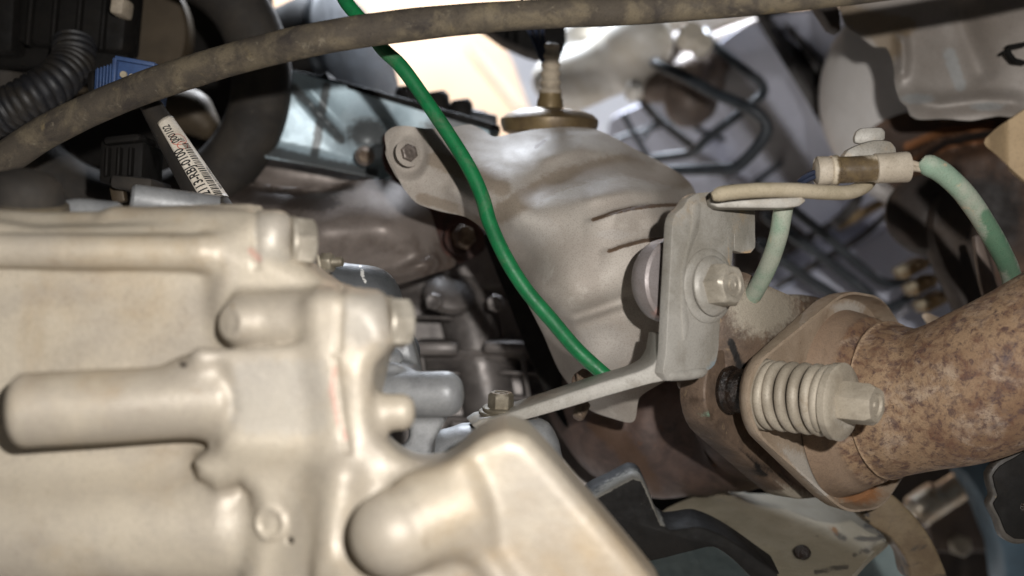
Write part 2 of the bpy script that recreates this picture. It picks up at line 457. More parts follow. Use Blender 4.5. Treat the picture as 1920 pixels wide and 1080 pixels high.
# ------------------------------------------------------------------ materials
MT = dict(
 cast=mat("dusty_cast_aluminium", "#bfb4a1", "#aba192", 24, metal=.14, rough=.47, rvar=.08, bump=.35, bs=520, bd=.0005,
          grime=("#a38c6b", 16, .48, .80), speck=[("#8d7a60", 160, .62, .80)], m1=("#adaaa4", .38), m2=("#c58d80", .5), m3="#2a201a"),
 bolt_dusty=mat("dusty_bolt_steel", "#bdb5a6", "#a1998b", 120, metal=.35, rough=.48, bump=.15),
 grey_cast=mat("clean_cast_aluminium", "#8c8d8d", "#797a7b", 70, metal=0.2, rough=0.5, bump=.3, grime=("#a89a86", 50, .58, .75), m1="#d5d3cd"),
 shield=mat("dusty_heat_shield_steel", "#b0a89e", "#a49b91", 26, spec=.22, metal=.06, rough=.60, rvar=.10, bump=.22, bs=500, bd=.0003,
            grime=("#8d7a62", 20, .60, .90), speck=[("#5a4632", 330, .72, .77), ("#b9b2a8", 60, .58, .75)], m1=("#5d4228", .85), m2=("#7c6a54", .55), m3=("#b0aba5", .4)),
 steel=mat("galvanised_bracket_steel", "#a9a59d", "#8c877d", 34, metal=.15, rough=.5, bump=.35, bs=420, grime=("#a48d6c", 26, .52, .74),
           speck=("#7a6c58", 300, .70, .78), m1=("#c0a079", .8), m2=("#7e94a0", .7), m3="#2c241d"),
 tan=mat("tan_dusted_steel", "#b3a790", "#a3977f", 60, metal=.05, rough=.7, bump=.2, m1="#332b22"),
 tandark=mat("dark_tan_steel", "#8c785b", "#7d6a50", 40, metal=.05, rough=.7, bump=.2),  # darker clone of the tan steel, for the clip close to the flash
 silver=mat("silver_steel_sky_tint", "#c0d2da", "#aabfc8", 30, metal=0.25, rough=0.38, bump=.05, grime=("#6d665e", 25, .56, .8), m1=("#4a4642", .85), m2=("#b8ccd6", .8)),  # sky reflection put into the blue base and the dark and pale patches
 dkalloy=mat("dark_grey_alloy", "#56585a", "#47494b", 70, metal=.2, rough=.5, bump=.3, m1="#dddbd5"),
 man=mat("brown_grey_manifold_shield", "#857b74", "#6b615a", 40, metal=0.3, rough=.45, bump=.15, grime=("#4c3c32", 30, .55, .8), m1=("#3a322e", .8), m2=("#8a8079", .8)),
 block=mat("dark_engine_metal", "#7a7470", "#635e5b", 50, metal=0.35, rough=0.45, bump=.25, bs=400, grime=("#3b3029", 30, .5, .8)),
 redrust=mat("dark_red_rust", "#4a2a20", "#2e1c17", 90, metal=.1, rough=.75, bump=.5, bs=500),
 pipe=mat("blotchy_rusted_pipe", "#9a8064", "#7d6149", 22, metal=.05, rough=.78, bump=.6, bs=380, bd=.0007, lo=.35, hi=.68,
          grime=("#6b4d3b", 170, .44, .66), speck=[("#b3a18d", 70, .50, .72, .7), ("#4f3a36", 340, .49, .66, .8), ("#453a42", 130, .54, .70, .6), ("#3a2b2b", 760, .56, .68, .7)], m1="#c8ab8c", m2=("#8d7864", .85), m3="#5b4032"),
 darkpipe=mat("dark_scorched_pipe", "#64524a", "#4b3f3b", 60, metal=.3, rough=.6, bump=.4, bs=420, m1=("#57402e", .7), m2="#3a2b27",
              speck=("#6a4a36", 240, .62, .72)),
 flange=mat("oily_rusted_flange", "#6b594a", "#54463b", 70, metal=.2, rough=.58, bump=.5, bs=380, bd=.0006, grime=("#3a2c20", 50, .54, .72),
            speck=[("#85725a", 200, .58, .72)], m1="#120d0a", m2=("#a39a8a", .9), m3="#7d9a84"),
 oil=mat("black_oil_crust", "#0f0b09", "#241912", 300, rough=.22, bump=.9, bs=700, bd=.001),
 spring=mat("dusted_spring_steel", "#afa594", "#968c7c", 60, metal=.12, rough=.6, bump=.2, grime=("#84745e", 70, .54, .78), m1=("#bfb9ad", .8)),
 lipflange=mat("dusted_flange_plate", "#a89682", "#988672", 60, metal=.10, rough=.6, bump=.45, bs=380, grime=("#7d6650", 45, .52, .74), speck=("#5f4a38", 240, .62, .74), m1=("#a06a3c", .8), m2=("#bdb7ad", .8), m3="#4a3a2c"),
 hose=mat("muddy_rubber_hose", "#4d463d", "#6b6150", 70, rough=.85, bump=.6, bs=260, bd=.0006, lo=.42, hi=.62, spec=.25,
          grime=("#37322f", 60, .50, .72), speck=[("#7f7154", 130, .58, .80), ("#837a69", 240, .58, .78), ("#38332e", 190, .58, .80)]),
 green=mat("green_cable_sheath", "#12713f", "#0f6337", 90, rough=.5, grime=("#4c6f4e", 70, .52, .74), bump=.35, bs=500, spec=.4, speck=("#4e8a5c", 240, .66, .78)),
 green_dusty=mat("dusted_green_sheath", "#a0a595", "#849a86", 60, rough=.75, bump=.25, bs=500, speck=("#b9a88c", 150, .58, .72), m1=("#3a7050", .75)),
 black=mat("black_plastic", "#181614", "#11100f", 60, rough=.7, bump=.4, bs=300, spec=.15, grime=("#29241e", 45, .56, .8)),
 rubber=mat("dusty_black_rubber", "#2c2926", "#3a352f", 40, rough=.75, bump=.35, bs=200, spec=.3, speck=("#5a5348", 230, .69, .76)),
 loom=mat("dirty_corrugated_conduit", "#1b1c20", "#26221d", 60, rough=.55, bump=.3, speck=("#8d8262", 170, .66, .74)),
 loomlight=mat("grey_corrugated_conduit", "#8b8a90", "#6b6970", 60, rough=.55, bump=.1),
 blue=mat("blue_connector_plastic", "#3d557f", "#33456a", 90, rough=.55, bump=.2, grime=("#594f48", 60, .58, .75)),
 olive=mat("olive_brown_metal", "#4d4130", "#413626", 40, metal=.3, rough=.6, bump=.2),
 sticker=mat("white_label_paper", "#e6ddce", "#d8cdbb", 50, rough=.6, bump=.05, m1=("#d98a78", .6)),
 ink=mat("black_label_ink", "#1d1a18", None, rough=.7, bump=0),
 redink=mat("red_stamp_ink", "#c7705f", None, rough=.7, bump=0),
 sensor=mat("olive_gold_sensor_metal", "#7c6a4a", "#5f4f38", 60, metal=0.3, rough=.45, bump=.15, m1="#3b2f24"),
 boot=mat("pale_grey_sensor_boot", "#b3a692", "#978b7a", 90, rough=.65, bump=.3),
 wire=mat("dark_blue_wire", "#1b2438", None, rough=.5, bump=.1),
 peach=mat("sunlit_plaster_wall", "#dcc3ac", "#d3b79f", 2.2, rough=.9, bump=.2, bs=40, bd=.004),
 bodywhite=mat("pale_body_paint", "#e4e4e6", "#d8d8dc", 8, rough=.35, bump=0),
 body=mat("lavender_grey_body_paint", "#b9bccb", "#a9acbb", 10, rough=.45, bump=.05, grime=("#8b8a90", 14, .56, .85), m1="#3a3434"),
 ivory=mat("dusty_ivory_casting", "#e2ded6", "#cfc6b6", 18, rough=.4, bump=.1, grime=("#93805f", 14, .60, .85)),
 brown=mat("brown_grey_dusty_metal", "#6d5f55", "#544a45", 20, metal=.2, rough=.55, bump=.15, grime=("#8a8480", 14, .55, .75)),
 tubeblk=mat("dark_brake_line", "#33393f", "#272c31", 60, metal=.05, rough=.5, bump=.05),
 tubeblue=mat("blue_brake_line", "#28506a", "#1f4058", 60, metal=.1, rough=.35, bump=.05),
 clip=mat("tan_plastic_clip", "#9c8562", "#6d583c", 60, rough=.6, bump=.1),
 drum=mat("white_booster_paint", "#d6d2ce", "#c6c1bc", 14, rough=.5, bump=.1, grime=("#a08f7c", 16, .60, .85)),
 foil=mat("wrinkled_tunnel_shield", "#8c857e", "#7b7269", 12, metal=0.15, rough=0.5, bump=.1, bs=30, bd=.003, grime=("#6e5a3f", 14, .55, .75), m1=("#75603f", .6), m2="#15110e", m3=("#9aa4a8", .35)),
 brownrust=mat("brown_rusted_steel", "#58402f", "#3c2c22", 35, metal=.15, rough=.7, bump=.4, bs=300, m1="#8a5b38", m2="#1c1512"),
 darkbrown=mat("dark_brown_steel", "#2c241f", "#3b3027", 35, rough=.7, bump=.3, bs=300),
 dgrey=mat("dark_grey_steel", "#4a4745", "#3a3735", 30, metal=.1, rough=.55, bump=.15, m1="#9c988f"),  # plain dark grey for struts and lines
 xplate=mat("dusty_chipped_crossmember_paint", "#968e7c", "#877f6c", 35, rough=.62, bump=.2, grime=("#6f6a62", 25, .58, .8), m1=("#35322e", .8), m2="#7b5732",
            speck=[("#3a3733", 190, .66, .71), ("#a39a84", 90, .56, .76)]),
 xblack=mat("black_chassis_paint", "#131211", "#1b1917", 60, rough=.72, spec=.2, bump=.3, bs=260, speck=[("#57544e", 150, .70, .77)], m1=("#7d7a72", .8)),
 xedge=mat("worn_black_chassis_paint", "#4b4640", "#38342f", 60, rough=.55, bump=.3, speck=[("#8a7a5c", 160, .64, .74), ("#171514", 130, .6, .68)]),
 rustarc=mat("rust_streaked_paint", "#6f6049", "#5a4a36", 45, rough=.65, bump=.3, grime=("#2e2a27", 40, .54, .62), speck=("#8a5f2e", 70, .62, .74)),
 teal=mat("pale_teal_plastic", "#7d8f90", "#98a5a3", 9, rough=.5, bump=.5, bs=14, bd=.03),
 concrete=mat("grey_concrete", "#8f8880", "#7d766e", 3, rough=.9, bump=.3, bs=60, bd=.003),
 bluegrey=mat("blue_grey_paint", "#4f6370", "#3e4d58", 20, rough=.5, bump=.05),
 shinytube=mat("pale_polished_tube", "#c9bfae", "#8a6a40", 14, metal=.5, rough=.3, bump=.02, m1="#5a4e46"),
 brass=mat("yellow_zinc_bolt", "#8b8373", "#6d6556", 120, metal=.4, rough=.45, bump=.15),
 rustbolt=mat("rusty_brown_bolt", "#7a6a58", "#55443a", 140, metal=.3, rough=.6, bump=.3),
 clear=mat("smoky_connector_shell", "#584b3a", "#6d5d42", 110, rough=.3, bump=.2, m1=("#c9bda8", .9), speck=("#a08a52", 200, .6, .72)),
 conn=mat("dusted_connector_plastic", "#b6ab9a", "#a59a89", 90, rough=.7, bump=.3, speck=("#3c332b", 210, .66, .70), m1="#2b2621"),
 mount=mat("mauve_grey_rubber_mount", "#9a9290", "#8a807c", 60, metal=.3, rough=.5, bump=.1, m1=("#b08d84", .8)),
)
# ------------------------------------------------------------------ the setting
def flat(name, pts, m, kind="structure"):
    o = one(name, None, None, G(np.array(pts, float), [tuple(range(len(pts)))]), m, kind=kind); return o
flat("ground", [(-6, -2, 0), (6, -2, 0), (6, 3.4, 0), (-6, 3.4, 0)], MT['concrete'])
flat("wall", [(-6, 3.4, -.1), (6, 3.4, -.1), (6, 3.4, 4), (-6, 3.4, 4)], MT['peach'])
# pale wing of the body beyond the bay, seen through the gap
g = sheet([(905, 20), (1010, 30), (1260, 40), (1262, 330), (1120, 330), (1010, 245), (985, 190), (960, 120)], lambda p: 1.75 + (p[:, 1] - 150) * .0004, .01, 20, smooth=False)
one("wing_panel", "overexposed white wing panel edge glimpsed behind the oxygen sensor", "body panel", g, MT['bodywhite'])

# added panel out of view overhead, blocks the daylight from the near parts
g = bev(prism([(-.75, .16, H + .24), (.75, .16, H + .24), (.75, .88, H + .24), (.08, .88, H + .24), (.02, .68, H + .24), (-.75, .68, H + .24)], (0, 0, .03), 0), .004)
one("daylight_blocker", None, None, g, MT['black'], kind="structure")

# body side behind the brake lines
def bd(p): return 1.12 - (p[:, 0] - 1200) * .00045 + (p[:, 1] - 400) * .00055
def body_depth(p):
    d = bd(p)
    d += bump_line([(1210, 330), (1300, 420), (1420, 560)], 22, -.012)(p)
    d += bump_line([(1330, 220), (1400, 340), (1440, 420)], 26, .03)(p)
    return d
g = sheet([(1140, 235), (1215, 190), (1300, 120), (1420, 40), (1620, 40), (1700, 330), (1700, 420), (1460, 560), (1380, 640), (1230, 560), (1180, 420)], body_depth, .003, 16)
g.mask('m1', line_mask([(1290, 60), (1400, 190), (1500, 330)], 40))
one("inner_wing", "lavender grey painted body wall behind the brake lines", "body panel", g, MT['body'])

# dark backing added left of the gap, shuts daylight out behind the ring
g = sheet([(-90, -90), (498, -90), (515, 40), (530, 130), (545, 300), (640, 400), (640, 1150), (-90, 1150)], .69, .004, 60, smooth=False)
one("bay_backing", "added black backing sheet behind the dark ring at the upper left", "backing_sheet", g, MT['black'])
# ------------------------------------------------------------------ gearbox casting, lower left
def casting(X):
    Q = lambda x, y, d: P(x, y, d)
    D = d_slab(X, [(-120, 424), (60, 424), (300, 418), (470, 430), (560, 500), (600, 540), (660, 560), (690, 640), (690, 780), (760, 850), (760, 1150), (-120, 1150)], .345, .345, .40, .006)
    def add(d, k): nonlocal D; D = s_min(D, d, k)
    def cut(d, k): nonlocal D; D = s_max(D, -d, k)
    # top rail with its bright rolled edge
    add(d_caps(X, Q(-150, 468, .341), Q(378, 474, .344), M(33, .345)), .0025)
    add(d_caps(X, Q(-150, 425, .362), Q(470, 418, .362), M(20, .36)), .010)
    add(d_caps(X, Q(378, 474, .344), Q(470, 446, .349), M(26, .345)), .003)
    # first bolt boss
    add(d_cyl(X, Q(190, 428, .362), Q(548, 450, .352), M(42, .36), .006, M(56, .352)), .003)
    add(d_caps(X, Q(300, 415, .366), Q(470, 402, .366), M(26, .36)), .004)
    # web behind the bosses
    add(d_slab(X, [(420, 470), (560, 500), (640, 560), (700, 680), (560, 720), (420, 640)], .345, .341, .38, .005), .006)
    # second bolt boss with a rib under it
    add(d_cyl(X, Q(432, 602, .340), Q(728, 604, .338), M(55, .338), .004, M(61, .338)), .0035)
    fa = unit((-.55, -.83, .05)); add(d_cyl(X, Q(434, 605, .3315) - fa * .012, Q(434, 605, .3315), M(36, .33), .002), .004)
    add(d_caps(X, Q(378, 668, .3285), Q(640, 654, .330), M(12, .33)), .002)
    add(d_caps(X, Q(345, 690, .336), Q(378, 668, .3285), M(12, .335)), .003)
    # third boss: long barrel with a flat left end
    add(d_cyl(X, Q(22, 770, .327), Q(440, 748, .336), M(70, .327), .004, M(68, .336)), .008)
    add(d_slab(X, [(432, 668), (640, 655), (690, 690), (690, 840), (560, 846), (425, 836), (440, 760)], .333, .3265, .37, .004), .003)
    # flange rim on the right, hollowed by a bay
    add(d_slab(X, [(575, 560), (690, 560), (735, 640), (700, 690), (690, 800), (730, 850), (830, 870), (820, 1150), (560, 1150), (600, 800)], .332, .326, .37, .005), .005)
    # dowel stub
    add(d_cyl(X, Q(640, 775, .340), Q(778, 772, .340), M(33, .34), .004), .004)
    # lower belly
    add(d_caps(X, Q(-150, 1005, .352), Q(425, 985, .351), M(112, .352)), .007)
    # ledge with the S-shaped edge
    add(d_slab(X, [(455, 830), (395, 848), (358, 868), (366, 900), (402, 918), (445, 908), (466, 930), (474, 980), (470, 1150), (760, 1150), (760, 820), (600, 830)], .330, .3290, .37, .006), .009)
    # lower right arm
    add(d_slab(X, [(820, 868), (890, 826), (950, 803), (990, 815), (1040, 868), (1130, 972), (1260, 1130), (1260, 1180), (640, 1180), (720, 940)], .318, .311, .36, .005), .005)
    add(d_caps(X, Q(858, 880, .3105), Q(885, 1010, .3105), M(15, .31)), .006)
    add(d_caps(X, Q(885, 1010, .3105), Q(960, 1120, .3105), M(15, .31)), .006)
    add(d_caps(X, Q(640, 900, .324), Q(612, 1120, .320), M(24, .32)), .010)
    # round-nosed barrel
    cut(d_caps(X, Q(735, 1000, .308), Q(690, 1012, .308), M(90, .31)), .003)
    add(d_cyl(X, Q(760, 985, .312), Q(900, 935, .318), M(88, .315), .005), .004)
    add(d_ell(X, Q(742, 1000, .310), (M(86, .31), M(84, .31), M(84, .31))), .002)
    # open bay on the right
    cut(d_cyl(X, Q(800, 765, .25), Q(800, 765, .45), M(92, .34), .002), .004)
    D = s_min(D, d_cyl(X, Q(660, 775, .336), Q(778, 772, .336), M(34, .336), .004), .004)
    # casting marks
    nrm = np.array([-.25, -1, 0.1])
    D = s_min(D, d_torus(X, Q(434, 605, .3315), (-.55, -.83, .05), M(27, .33), .0008), .0012)
    D = s_min(D, d_torus(X, Q(506, 982, .3288), nrm, M(28, .32), .0007), .0012)
    D = s_max(D, -d_ell(X, Q(546, 1013, .3288), (.0009, .004, .0009)), .0006)
    D = s_max(D, -d_ell(X, Q(345, 683, .333), (.0016, .003, .0012)), .001)
    # joint between the two halves
    px = 960 + F * X[..., 0] / X[..., 1]; py = 540 - F * (X[..., 2] - H) / X[..., 1]
    for sx, y0, y1 in (((478, 480), 380, 505), ((640, 634), 540, 660), ((628, 652), 668, 850)):
        xs = sx[0] + (sx[1] - sx[0]) * (py - y0) / (y1 - y0)
        D = D + .0009 * np.exp(-((px - xs) / 6.0) ** 2) * ((py > y0) & (py < y1))
    # sand-cast unevenness
    D = D + .00012 * np.sin(X[..., 0] * 170 + 2 * np.sin(X[..., 2] * 90)) * np.sin(X[..., 2] * 150 + 1.3)
    return D
lo = P(-110, 1130, .36); hi = P(1260, 380, .36)
g = nets(casting, (lo[0], .292, lo[2]), (hi[0], .372, hi[2]), .00085)
g.mask('m1', lambda p: .85 * np.exp(-(((p[:, 0] - 525) / 100) ** 6 + ((p[:, 1] - 745) / 78) ** 6)) + .8 * np.exp(-(((p[:, 0] - 520) / 48) ** 6 + ((p[:, 1] - 445) / 55) ** 4)) + .8 * np.exp(-(((p[:, 0] - 690) / 50) ** 6 + ((p[:, 1] - 600) / 60) ** 4)))
g.mask('m2', line_mask([(628, 690), (622, 735), (634, 790), (648, 822)], 6)).mask('m2', line_mask([(470, 470), (485, 485)], 8))
g.mask('m3', spot_mask(546, 1013, 6)).mask('m3', spot_mask(344, 684, 8, 6))
gb = Thing("gearbox_casting", "large out-of-focus dusty tan aluminium gearbox casting filling the lower left", "gearbox")
gb.part("housing", g, MT['cast'], angle=180)
ax = np.array([.9, .35, -.05])
for (x, y, d, r, h) in ((550, 455, .351, 47, .0064), (730, 606, .337, 48, .0062)):
    o = P(x, y, d); k = gb.part("bolt", hexhead(o, ax, M(r, d), h, .3, False), MT['bolt_dusty'])
    gb.part("washer", washer(o - unit(ax) * .0012, ax, M(r * 1.05, d), .0016), MT['bolt_dusty'], k)
gb.finish()

# capped breather and stubs on top of the casting
t = Thing("filler_cap", "dark domed cap with a dusty rim, cut off at the left edge above the casting", "cap")
o = P(46, 392, .375); a = (.12, -.25, 1)
t.part("dome", lathe(o, a, [(-.004, .0115), (.0, .0125), (.004, .0125), (.0085, .0115), (.0115, .0085), (.013, .004), (.0133, 0)]), MT['rubber'])
t.part("rim", lathe(o, a, [(-.004, .0136), (-.001, .0142), (.002, .0138), (.0028, .0125), (.0028, .010)]), MT['hose'])
t.finish()
one("cast_stub", "short rounded grey stub between the domed cap and the long casting", "stub", tube([(125, 402, .385), (150, 398, .385), (230, 405, .385)], 26, 20, 20), MT['grey_cast'])
t = Thing("drilled_spigot", "pale grey spigot with a drilled end above the casting, left of the labelled hose", "spigot")
a0 = P(245, 372, .40); a1 = P(400, 394, .41)
t.part("barrel", lathe(a0, a1 - a0, [(0, .0018), (0, .0042), (.001, .0052), (.03, .0056), (.031, 0)], 28), MT['grey_cast'])
t.part("bore", lathe(a0, a1 - a0, [(-.0003, .0011), (.004, .00085)], 16), MT['black'])
t.finish()
# ------------------------------------------------------------------ catalytic converter shield
ctl = [(725, 270, .505), (765, 285, .503), (760, 360, .503), (850, 240, .520), (850, 330, .497), (830, 392, .506), (900, 250, .525), (960, 256, .528),
       (930, 340, .487), (915, 430, .500), (960, 420, .476), (990, 300, .505), (1060, 245, .532), (1110, 248, .540), (1070, 330, .487), (1180, 278, .540), (1150, 340, .486),
       (1230, 305, .548), (1295, 350, .560), (1300, 400, .545), (1230, 360, .492), (1200, 420, .470), (1260, 440, .480), (1050, 430, .466), (1120, 500, .456), (1230, 520, .462),
       (1300, 520, .488), (1000, 540, .478), (965, 505, .505), (1030, 625, .505), (1060, 590, .466), (1130, 620, .470), (1230, 620, .476), (1290, 640, .492), (1100, 690, .482), (1160, 700, .483),
       (1062, 690, .512), (1095, 735, .510), (1180, 760, .500), (1240, 700, .488), (1150, 785, .512)]
base_s = TPS(ctl, 2e-4)
def step(pts, w, h):
    """a pressed step: surface below the line comes forward by h, fading out under it"""
    pts = np.asarray(pts, float)
    def fn(p):
        d, t = seg_dist(p, pts)
        yl = np.interp(p[:, 0], pts[:, 0], pts[:, 1]); s = p[:, 1] - yl
        e = np.clip((p[:, 0] - pts[0, 0] + 20) / 60, 0, 1) * np.clip((pts[-1, 0] + 15 - p[:, 0]) / 25, 0, 1)
        return -h * e * np.clip(s / 9 + .5, 0, 1) * np.exp(-np.maximum(s, 0) / w)
    return fn
feats = [step([(1112, 412), (1150, 398), (1190, 389), (1235, 384), (1280, 383)], 34, .0085),
         step([(1142, 470), (1170, 460), (1205, 451), (1250, 446)], 32, .0080),
         step([(1005, 275), (1030, 258), (1070, 249), (1130, 250)], 26, .0022),
         bump_line([(960, 372), (1060, 335), (1180, 308), (1270, 322)], 34, .0085),
         bump_line([(1085, 376), (1180, 354), (1290, 352)], 15, -.0045), bump_line([(1000, 300), (1090, 275), (1200, 292)], 16, -.0035),
         bump_line([(1040, 612), (1110, 588), (1190, 562), (1240, 545)], 20, .0040),
         bump_line([(935, 445), (985, 520), (1065, 605), (1100, 680)], 18, -.0030),
         bump_line([(830, 345), (900, 385), (960, 470)], 18, -.003),
         bump_line([(1060, 606), (1120, 586), (1185, 564)], 8, -.0025)]
def shield_depth(p):
    d = base_s(p)
    for f in feats: d = d + f(p)
    r = np.hypot((p[:, 0] - 766) / 34, (p[:, 1] - 288) / 44)      # pressed pocket round the bolt
    return d + .004 * np.clip(1.2 - r, 0, .4) / .4
ol = [(722, 252), (738, 238), (762, 236), (800, 241), (850, 238), (882, 233), (906, 244), (926, 256), (962, 250), (1000, 243), (1060, 238), (1110, 241), (1150, 257), (1190, 279),
      (1232, 300), (1272, 324), (1296, 345), (1305, 368), (1308, 450), (1310, 560), (1305, 640), (1260, 705), (1200, 745), (1188, 790), (1150, 785), (1105, 768), (1080, 738),
      (1048, 694), (1018, 626), (988, 568), (952, 500), (916, 440), (875, 408), (825, 396), (782, 381), (756, 352), (740, 320), (727, 290)]
g = sheet(ol, shield_depth, .0012, 4)
g.mask('m1', line_mask([(1112, 412), (1150, 399), (1190, 390), (1240, 385), (1280, 384)], 4.2)).mask('m1', line_mask([(1142, 471), (1170, 461), (1205, 452), (1250, 447)], 4.2))
g.mask('m1', line_mask([(1004, 277), (1022, 263)], 3.5))
g.mask('m2', line_mask([(940, 400), (1040, 340), (1160, 308), (1280, 335)], 24)).mask('m2', line_mask([(820, 300), (900, 330), (940, 350)], 22)).mask('m2', line_mask([(790, 372), (860, 392), (930, 440)], 12))
g.mask('m3', spot_mask(880, 375, 30, 40)).mask('m3', spot_mask(1000, 430, 60, 40)).mask('m3', spot_mask(1130, 650, 70, 50)).mask('m3', spot_mask(1150, 440, 40, 12))
ht = Thing("converter_heat_shield", "pressed dusty steel heat shield bulging over the catalytic converter in the centre", "heat shield")
k = ht.part("shell", g, MT['shield'], angle=60)
o = P(764, 288, .500); a = (.55, -.8, .15)
ht.part("washer", washer(o, a, M(26, .5), .0008), MT['shield'])
ht.part("bolt", hexhead(o + unit(a) * .0006, a, M(17, .5), .0022, .2), MT['man'])
o = P(1096, 716, .480); a = (-.1, -.75, .6)
ht.part("washer", washer(o, a, M(24, .48), .0013), MT['rustbolt'])
ht.part("bolt", hexhead(o + unit(a) * .001, a, M(17, .48), .0042, .2), MT['rustbolt'])
ht.part("bolt_thread", thread(P(1096, 756, .495), (-.35, -.5, -.6), M(13, .48), .008, .0011), MT['rustbolt'])
ht.finish()

# ------------------------------------------------------------------ oxygen sensor on top of it
t = Thing("oxygen_sensor", "oxygen sensor with ribbed pale boot rising from a brown disc behind the heat shield", "sensor")
o = P(1030, 236, .565); a = unit((.02, -.10, 1))
t.part("disc", lathe(o, a, [(-.006, .016), (-.003, .023), (.001, .0243), (.0032, .0242), (.0058, .0215), (.0078, .0150), (.0088, .0085), (.0088, 0)], 48), MT['sensor'])
t.part("neck", lathe(o + a * .0084, a, [(0, .0068), (.004, .0064), (.0055, .0058), (.0075, .0056), (.0075, 0)], 28), MT['sensor'])
prof = [(0, .0052)]
for i in range(5): prof += [(.0025 + i * .0042, .0059 - i * .0003), (.0046 + i * .0042, .0045 - i * .0002)]
prof += [(.0245, .0042), (.0255, .003), (.0255, 0)]
t.part("boot", lathe(o + a * .0148, a, prof, 28), MT['boot'])
for s in (-1, 0, 1):
    t.part("wire", tube([(1022 + 4 * s, 118, .56), (1008 + 10 * s, 70, .56), (1000 + 16 * s, 40, .56), (996 + 18 * s, 0, .565)], 4.5, 16, 8), MT['wire'])
t.finish()

# ------------------------------------------------------------------ green cable
one("sensor_cable", "clean bright green cable sagging across the heat shield from top to centre", "cable",
    tube([(628, -40, .480), (650, 5, .478), (690, 52, .474), (717, 91, .470), (748, 120, .468), (775, 155, .467), (802, 194, .466), (849, 264, .463), (884, 323, .460), (905, 372, .458), (919, 420, .456), (949, 485, .453), (987, 545, .452),
          (1034, 600, .451), (1081, 655, .452), (1130, 700, .452), (1152, 718, .452)], 13.5, 130, 16, jitter=.015), MT['green'])

# ------------------------------------------------------------------ muddy hose across the top
one("rubber_hose", "thick mud-caked rubber hose arching across the whole top of the picture", "hose",
    tube([(-90, 352, .47, 1.17), (0, 303, .468, 1.16), (75, 254, .465, 1.14), (150, 215, .46, 1.11), (230, 180, .455, 1.09), (311, 150, .448, 1.07), (450, 107, .435, 1.03), (600, 72, .42), (750, 49, .42), (900, 34, .42, .93), (1050, 25, .42, .90),
          (1200, 19, .42, .88), (1400, 3, .42, .88), (1600, -18, .42, .88), (1760, -40, .42, .88), (1920, -62, .42, .88), (2080, -90, .42, .88)], 27.3, 220, 28, jitter=.012), MT['hose'])

# ------------------------------------------------------------------ steel L-bracket
pd = lambda x, y: .412 + (x - 1250) * .00019
pl = [(1262, 418), (1268, 400), (1282, 388), (1290, 374), (1306, 363), (1340, 360), (1400, 366), (1414, 386), (1416, 440), (1416, 464), (1408, 474), (1390, 474), (1378, 470), (1377, 440), (1374, 470),
      (1372, 500), (1362, 560), (1350, 610), (1347, 655), (1340, 684), (1318, 700), (1285, 707), (1252, 714), (1244, 700), (1249, 660), (1254, 560), (1259, 470)]
n_pl = unit(np.cross(P(1400, 400, pd(1400, 0)) - P(1260, 400, pd(1260, 0)), P(1300, 400, pd(1300, 0)) - P(1300, 650, pd(1300, 0))))
n_pl = n_pl if n_pl[1] < 0 else -n_pl
so = smooth_outline(pl, 9)
g = prism([P(x, y, pd(x, y)) for x, y in so], -n_pl * .0042, .0009, 3)
g.mask('m1', spot_mask(1340, 400, 40, 20)).mask('m1', line_mask([(1395, 400), (1400, 470)], 12)).mask('m1', lambda p: .75 * np.exp(-((np.hypot((p[:, 0] - 1325) / .66, p[:, 1] - 538) - 72) / 9) ** 2)).mask('m2', line_mask([(1262, 680), (1300, 690), (1335, 680)], 14))
br = Thing("sensor_bracket", "dusty steel L-shaped bracket with a big hex bolt and a long foot strip", "bracket")
kp = br.part("plate", g, MT['steel'], angle=50)
# raised step along the left of the plate
st = smooth_outline([(1296, 384), (1304, 374), (1312, 384), (1308, 430), (1296, 462), (1284, 500), (1283, 560), (1290, 610), (1280, 640), (1276, 560), (1277, 500), (1288, 456), (1296, 420)], 9)
br.part("pressed_rib", prism([P(x, y, pd(x, y)) + n_pl * .0007 for x, y in st], -n_pl * .001, .0003, 2), MT['steel'], kp)
o = P(1327, 536, pd(1327, 0)) + n_pl * .0002
aB = unit(n_pl + np.array([.10, 0, .06]))
br.part("boss", lathe(o, n_pl, [(-.001, .0142), (.0006, .0140), (.0014, .0128), (.0016, .011), (.0016, 0)], 48), MT['steel'], kp)
br.part("washer", lathe(o + n_pl * .0016, aB, [(0, .0112), (.0009, .0114), (.0020, .0106), (.0026, .0096), (.0026, 0)], 48), MT['steel'], kp)
br.part("bolt", hexhead(o + n_pl * .0036, aB, .0083, .0082, .35), MT['bolt_dusty'], kp)
br.part("stud_tip", lathe(o + n_pl * .0036 + aB * .0076, aB, [(0, .0022), (.0005, .0022), (.0007, .0012), (.0004, .0009)], 20), MT['bolt_dusty'], kp)
# foot: bends back at the bottom and runs left as a strip seen edge on
ft = [(884, 797), (900, 786), (940, 779), (985, 764), (1060, 739), (1140, 713), (1200, 695), (1225, 682), (1238, 660), (1244, 628), (1258, 628), (1256, 700), (1250, 713), (1222, 719), (1140, 742), (1060, 766), (1000, 783), (950, 796), (895, 806)]
g = prism([P(x, y, .414 + (1250 - x) * .00004) for x, y in smooth_outline(ft, 12)], np.array([-.003, .020, .0005]), .0006, 2)
kf = br.part("foot_strip", g, MT['steel'], angle=50)
# bend between plate and foot
g = tube([(1246, 704, .4135), (1290, 702, .421), (1322, 696, .427)], 11, 14, 14); br.part("bend", g, MT['steel'], kf)
o = P(938, 777, .437); a = (.04, -.12, 1)
br.part("washer", washer(o, a, .0083, .0016), MT['brass'], kf)
br.part("washer", washer(o + unit(a) * .0016, a, .0070, .0014), MT['brass'], kf)
br.part("bolt", hexhead(o + unit(a) * .003, a, .0049, .0056, .1), MT['brass'], kf, angle=25)
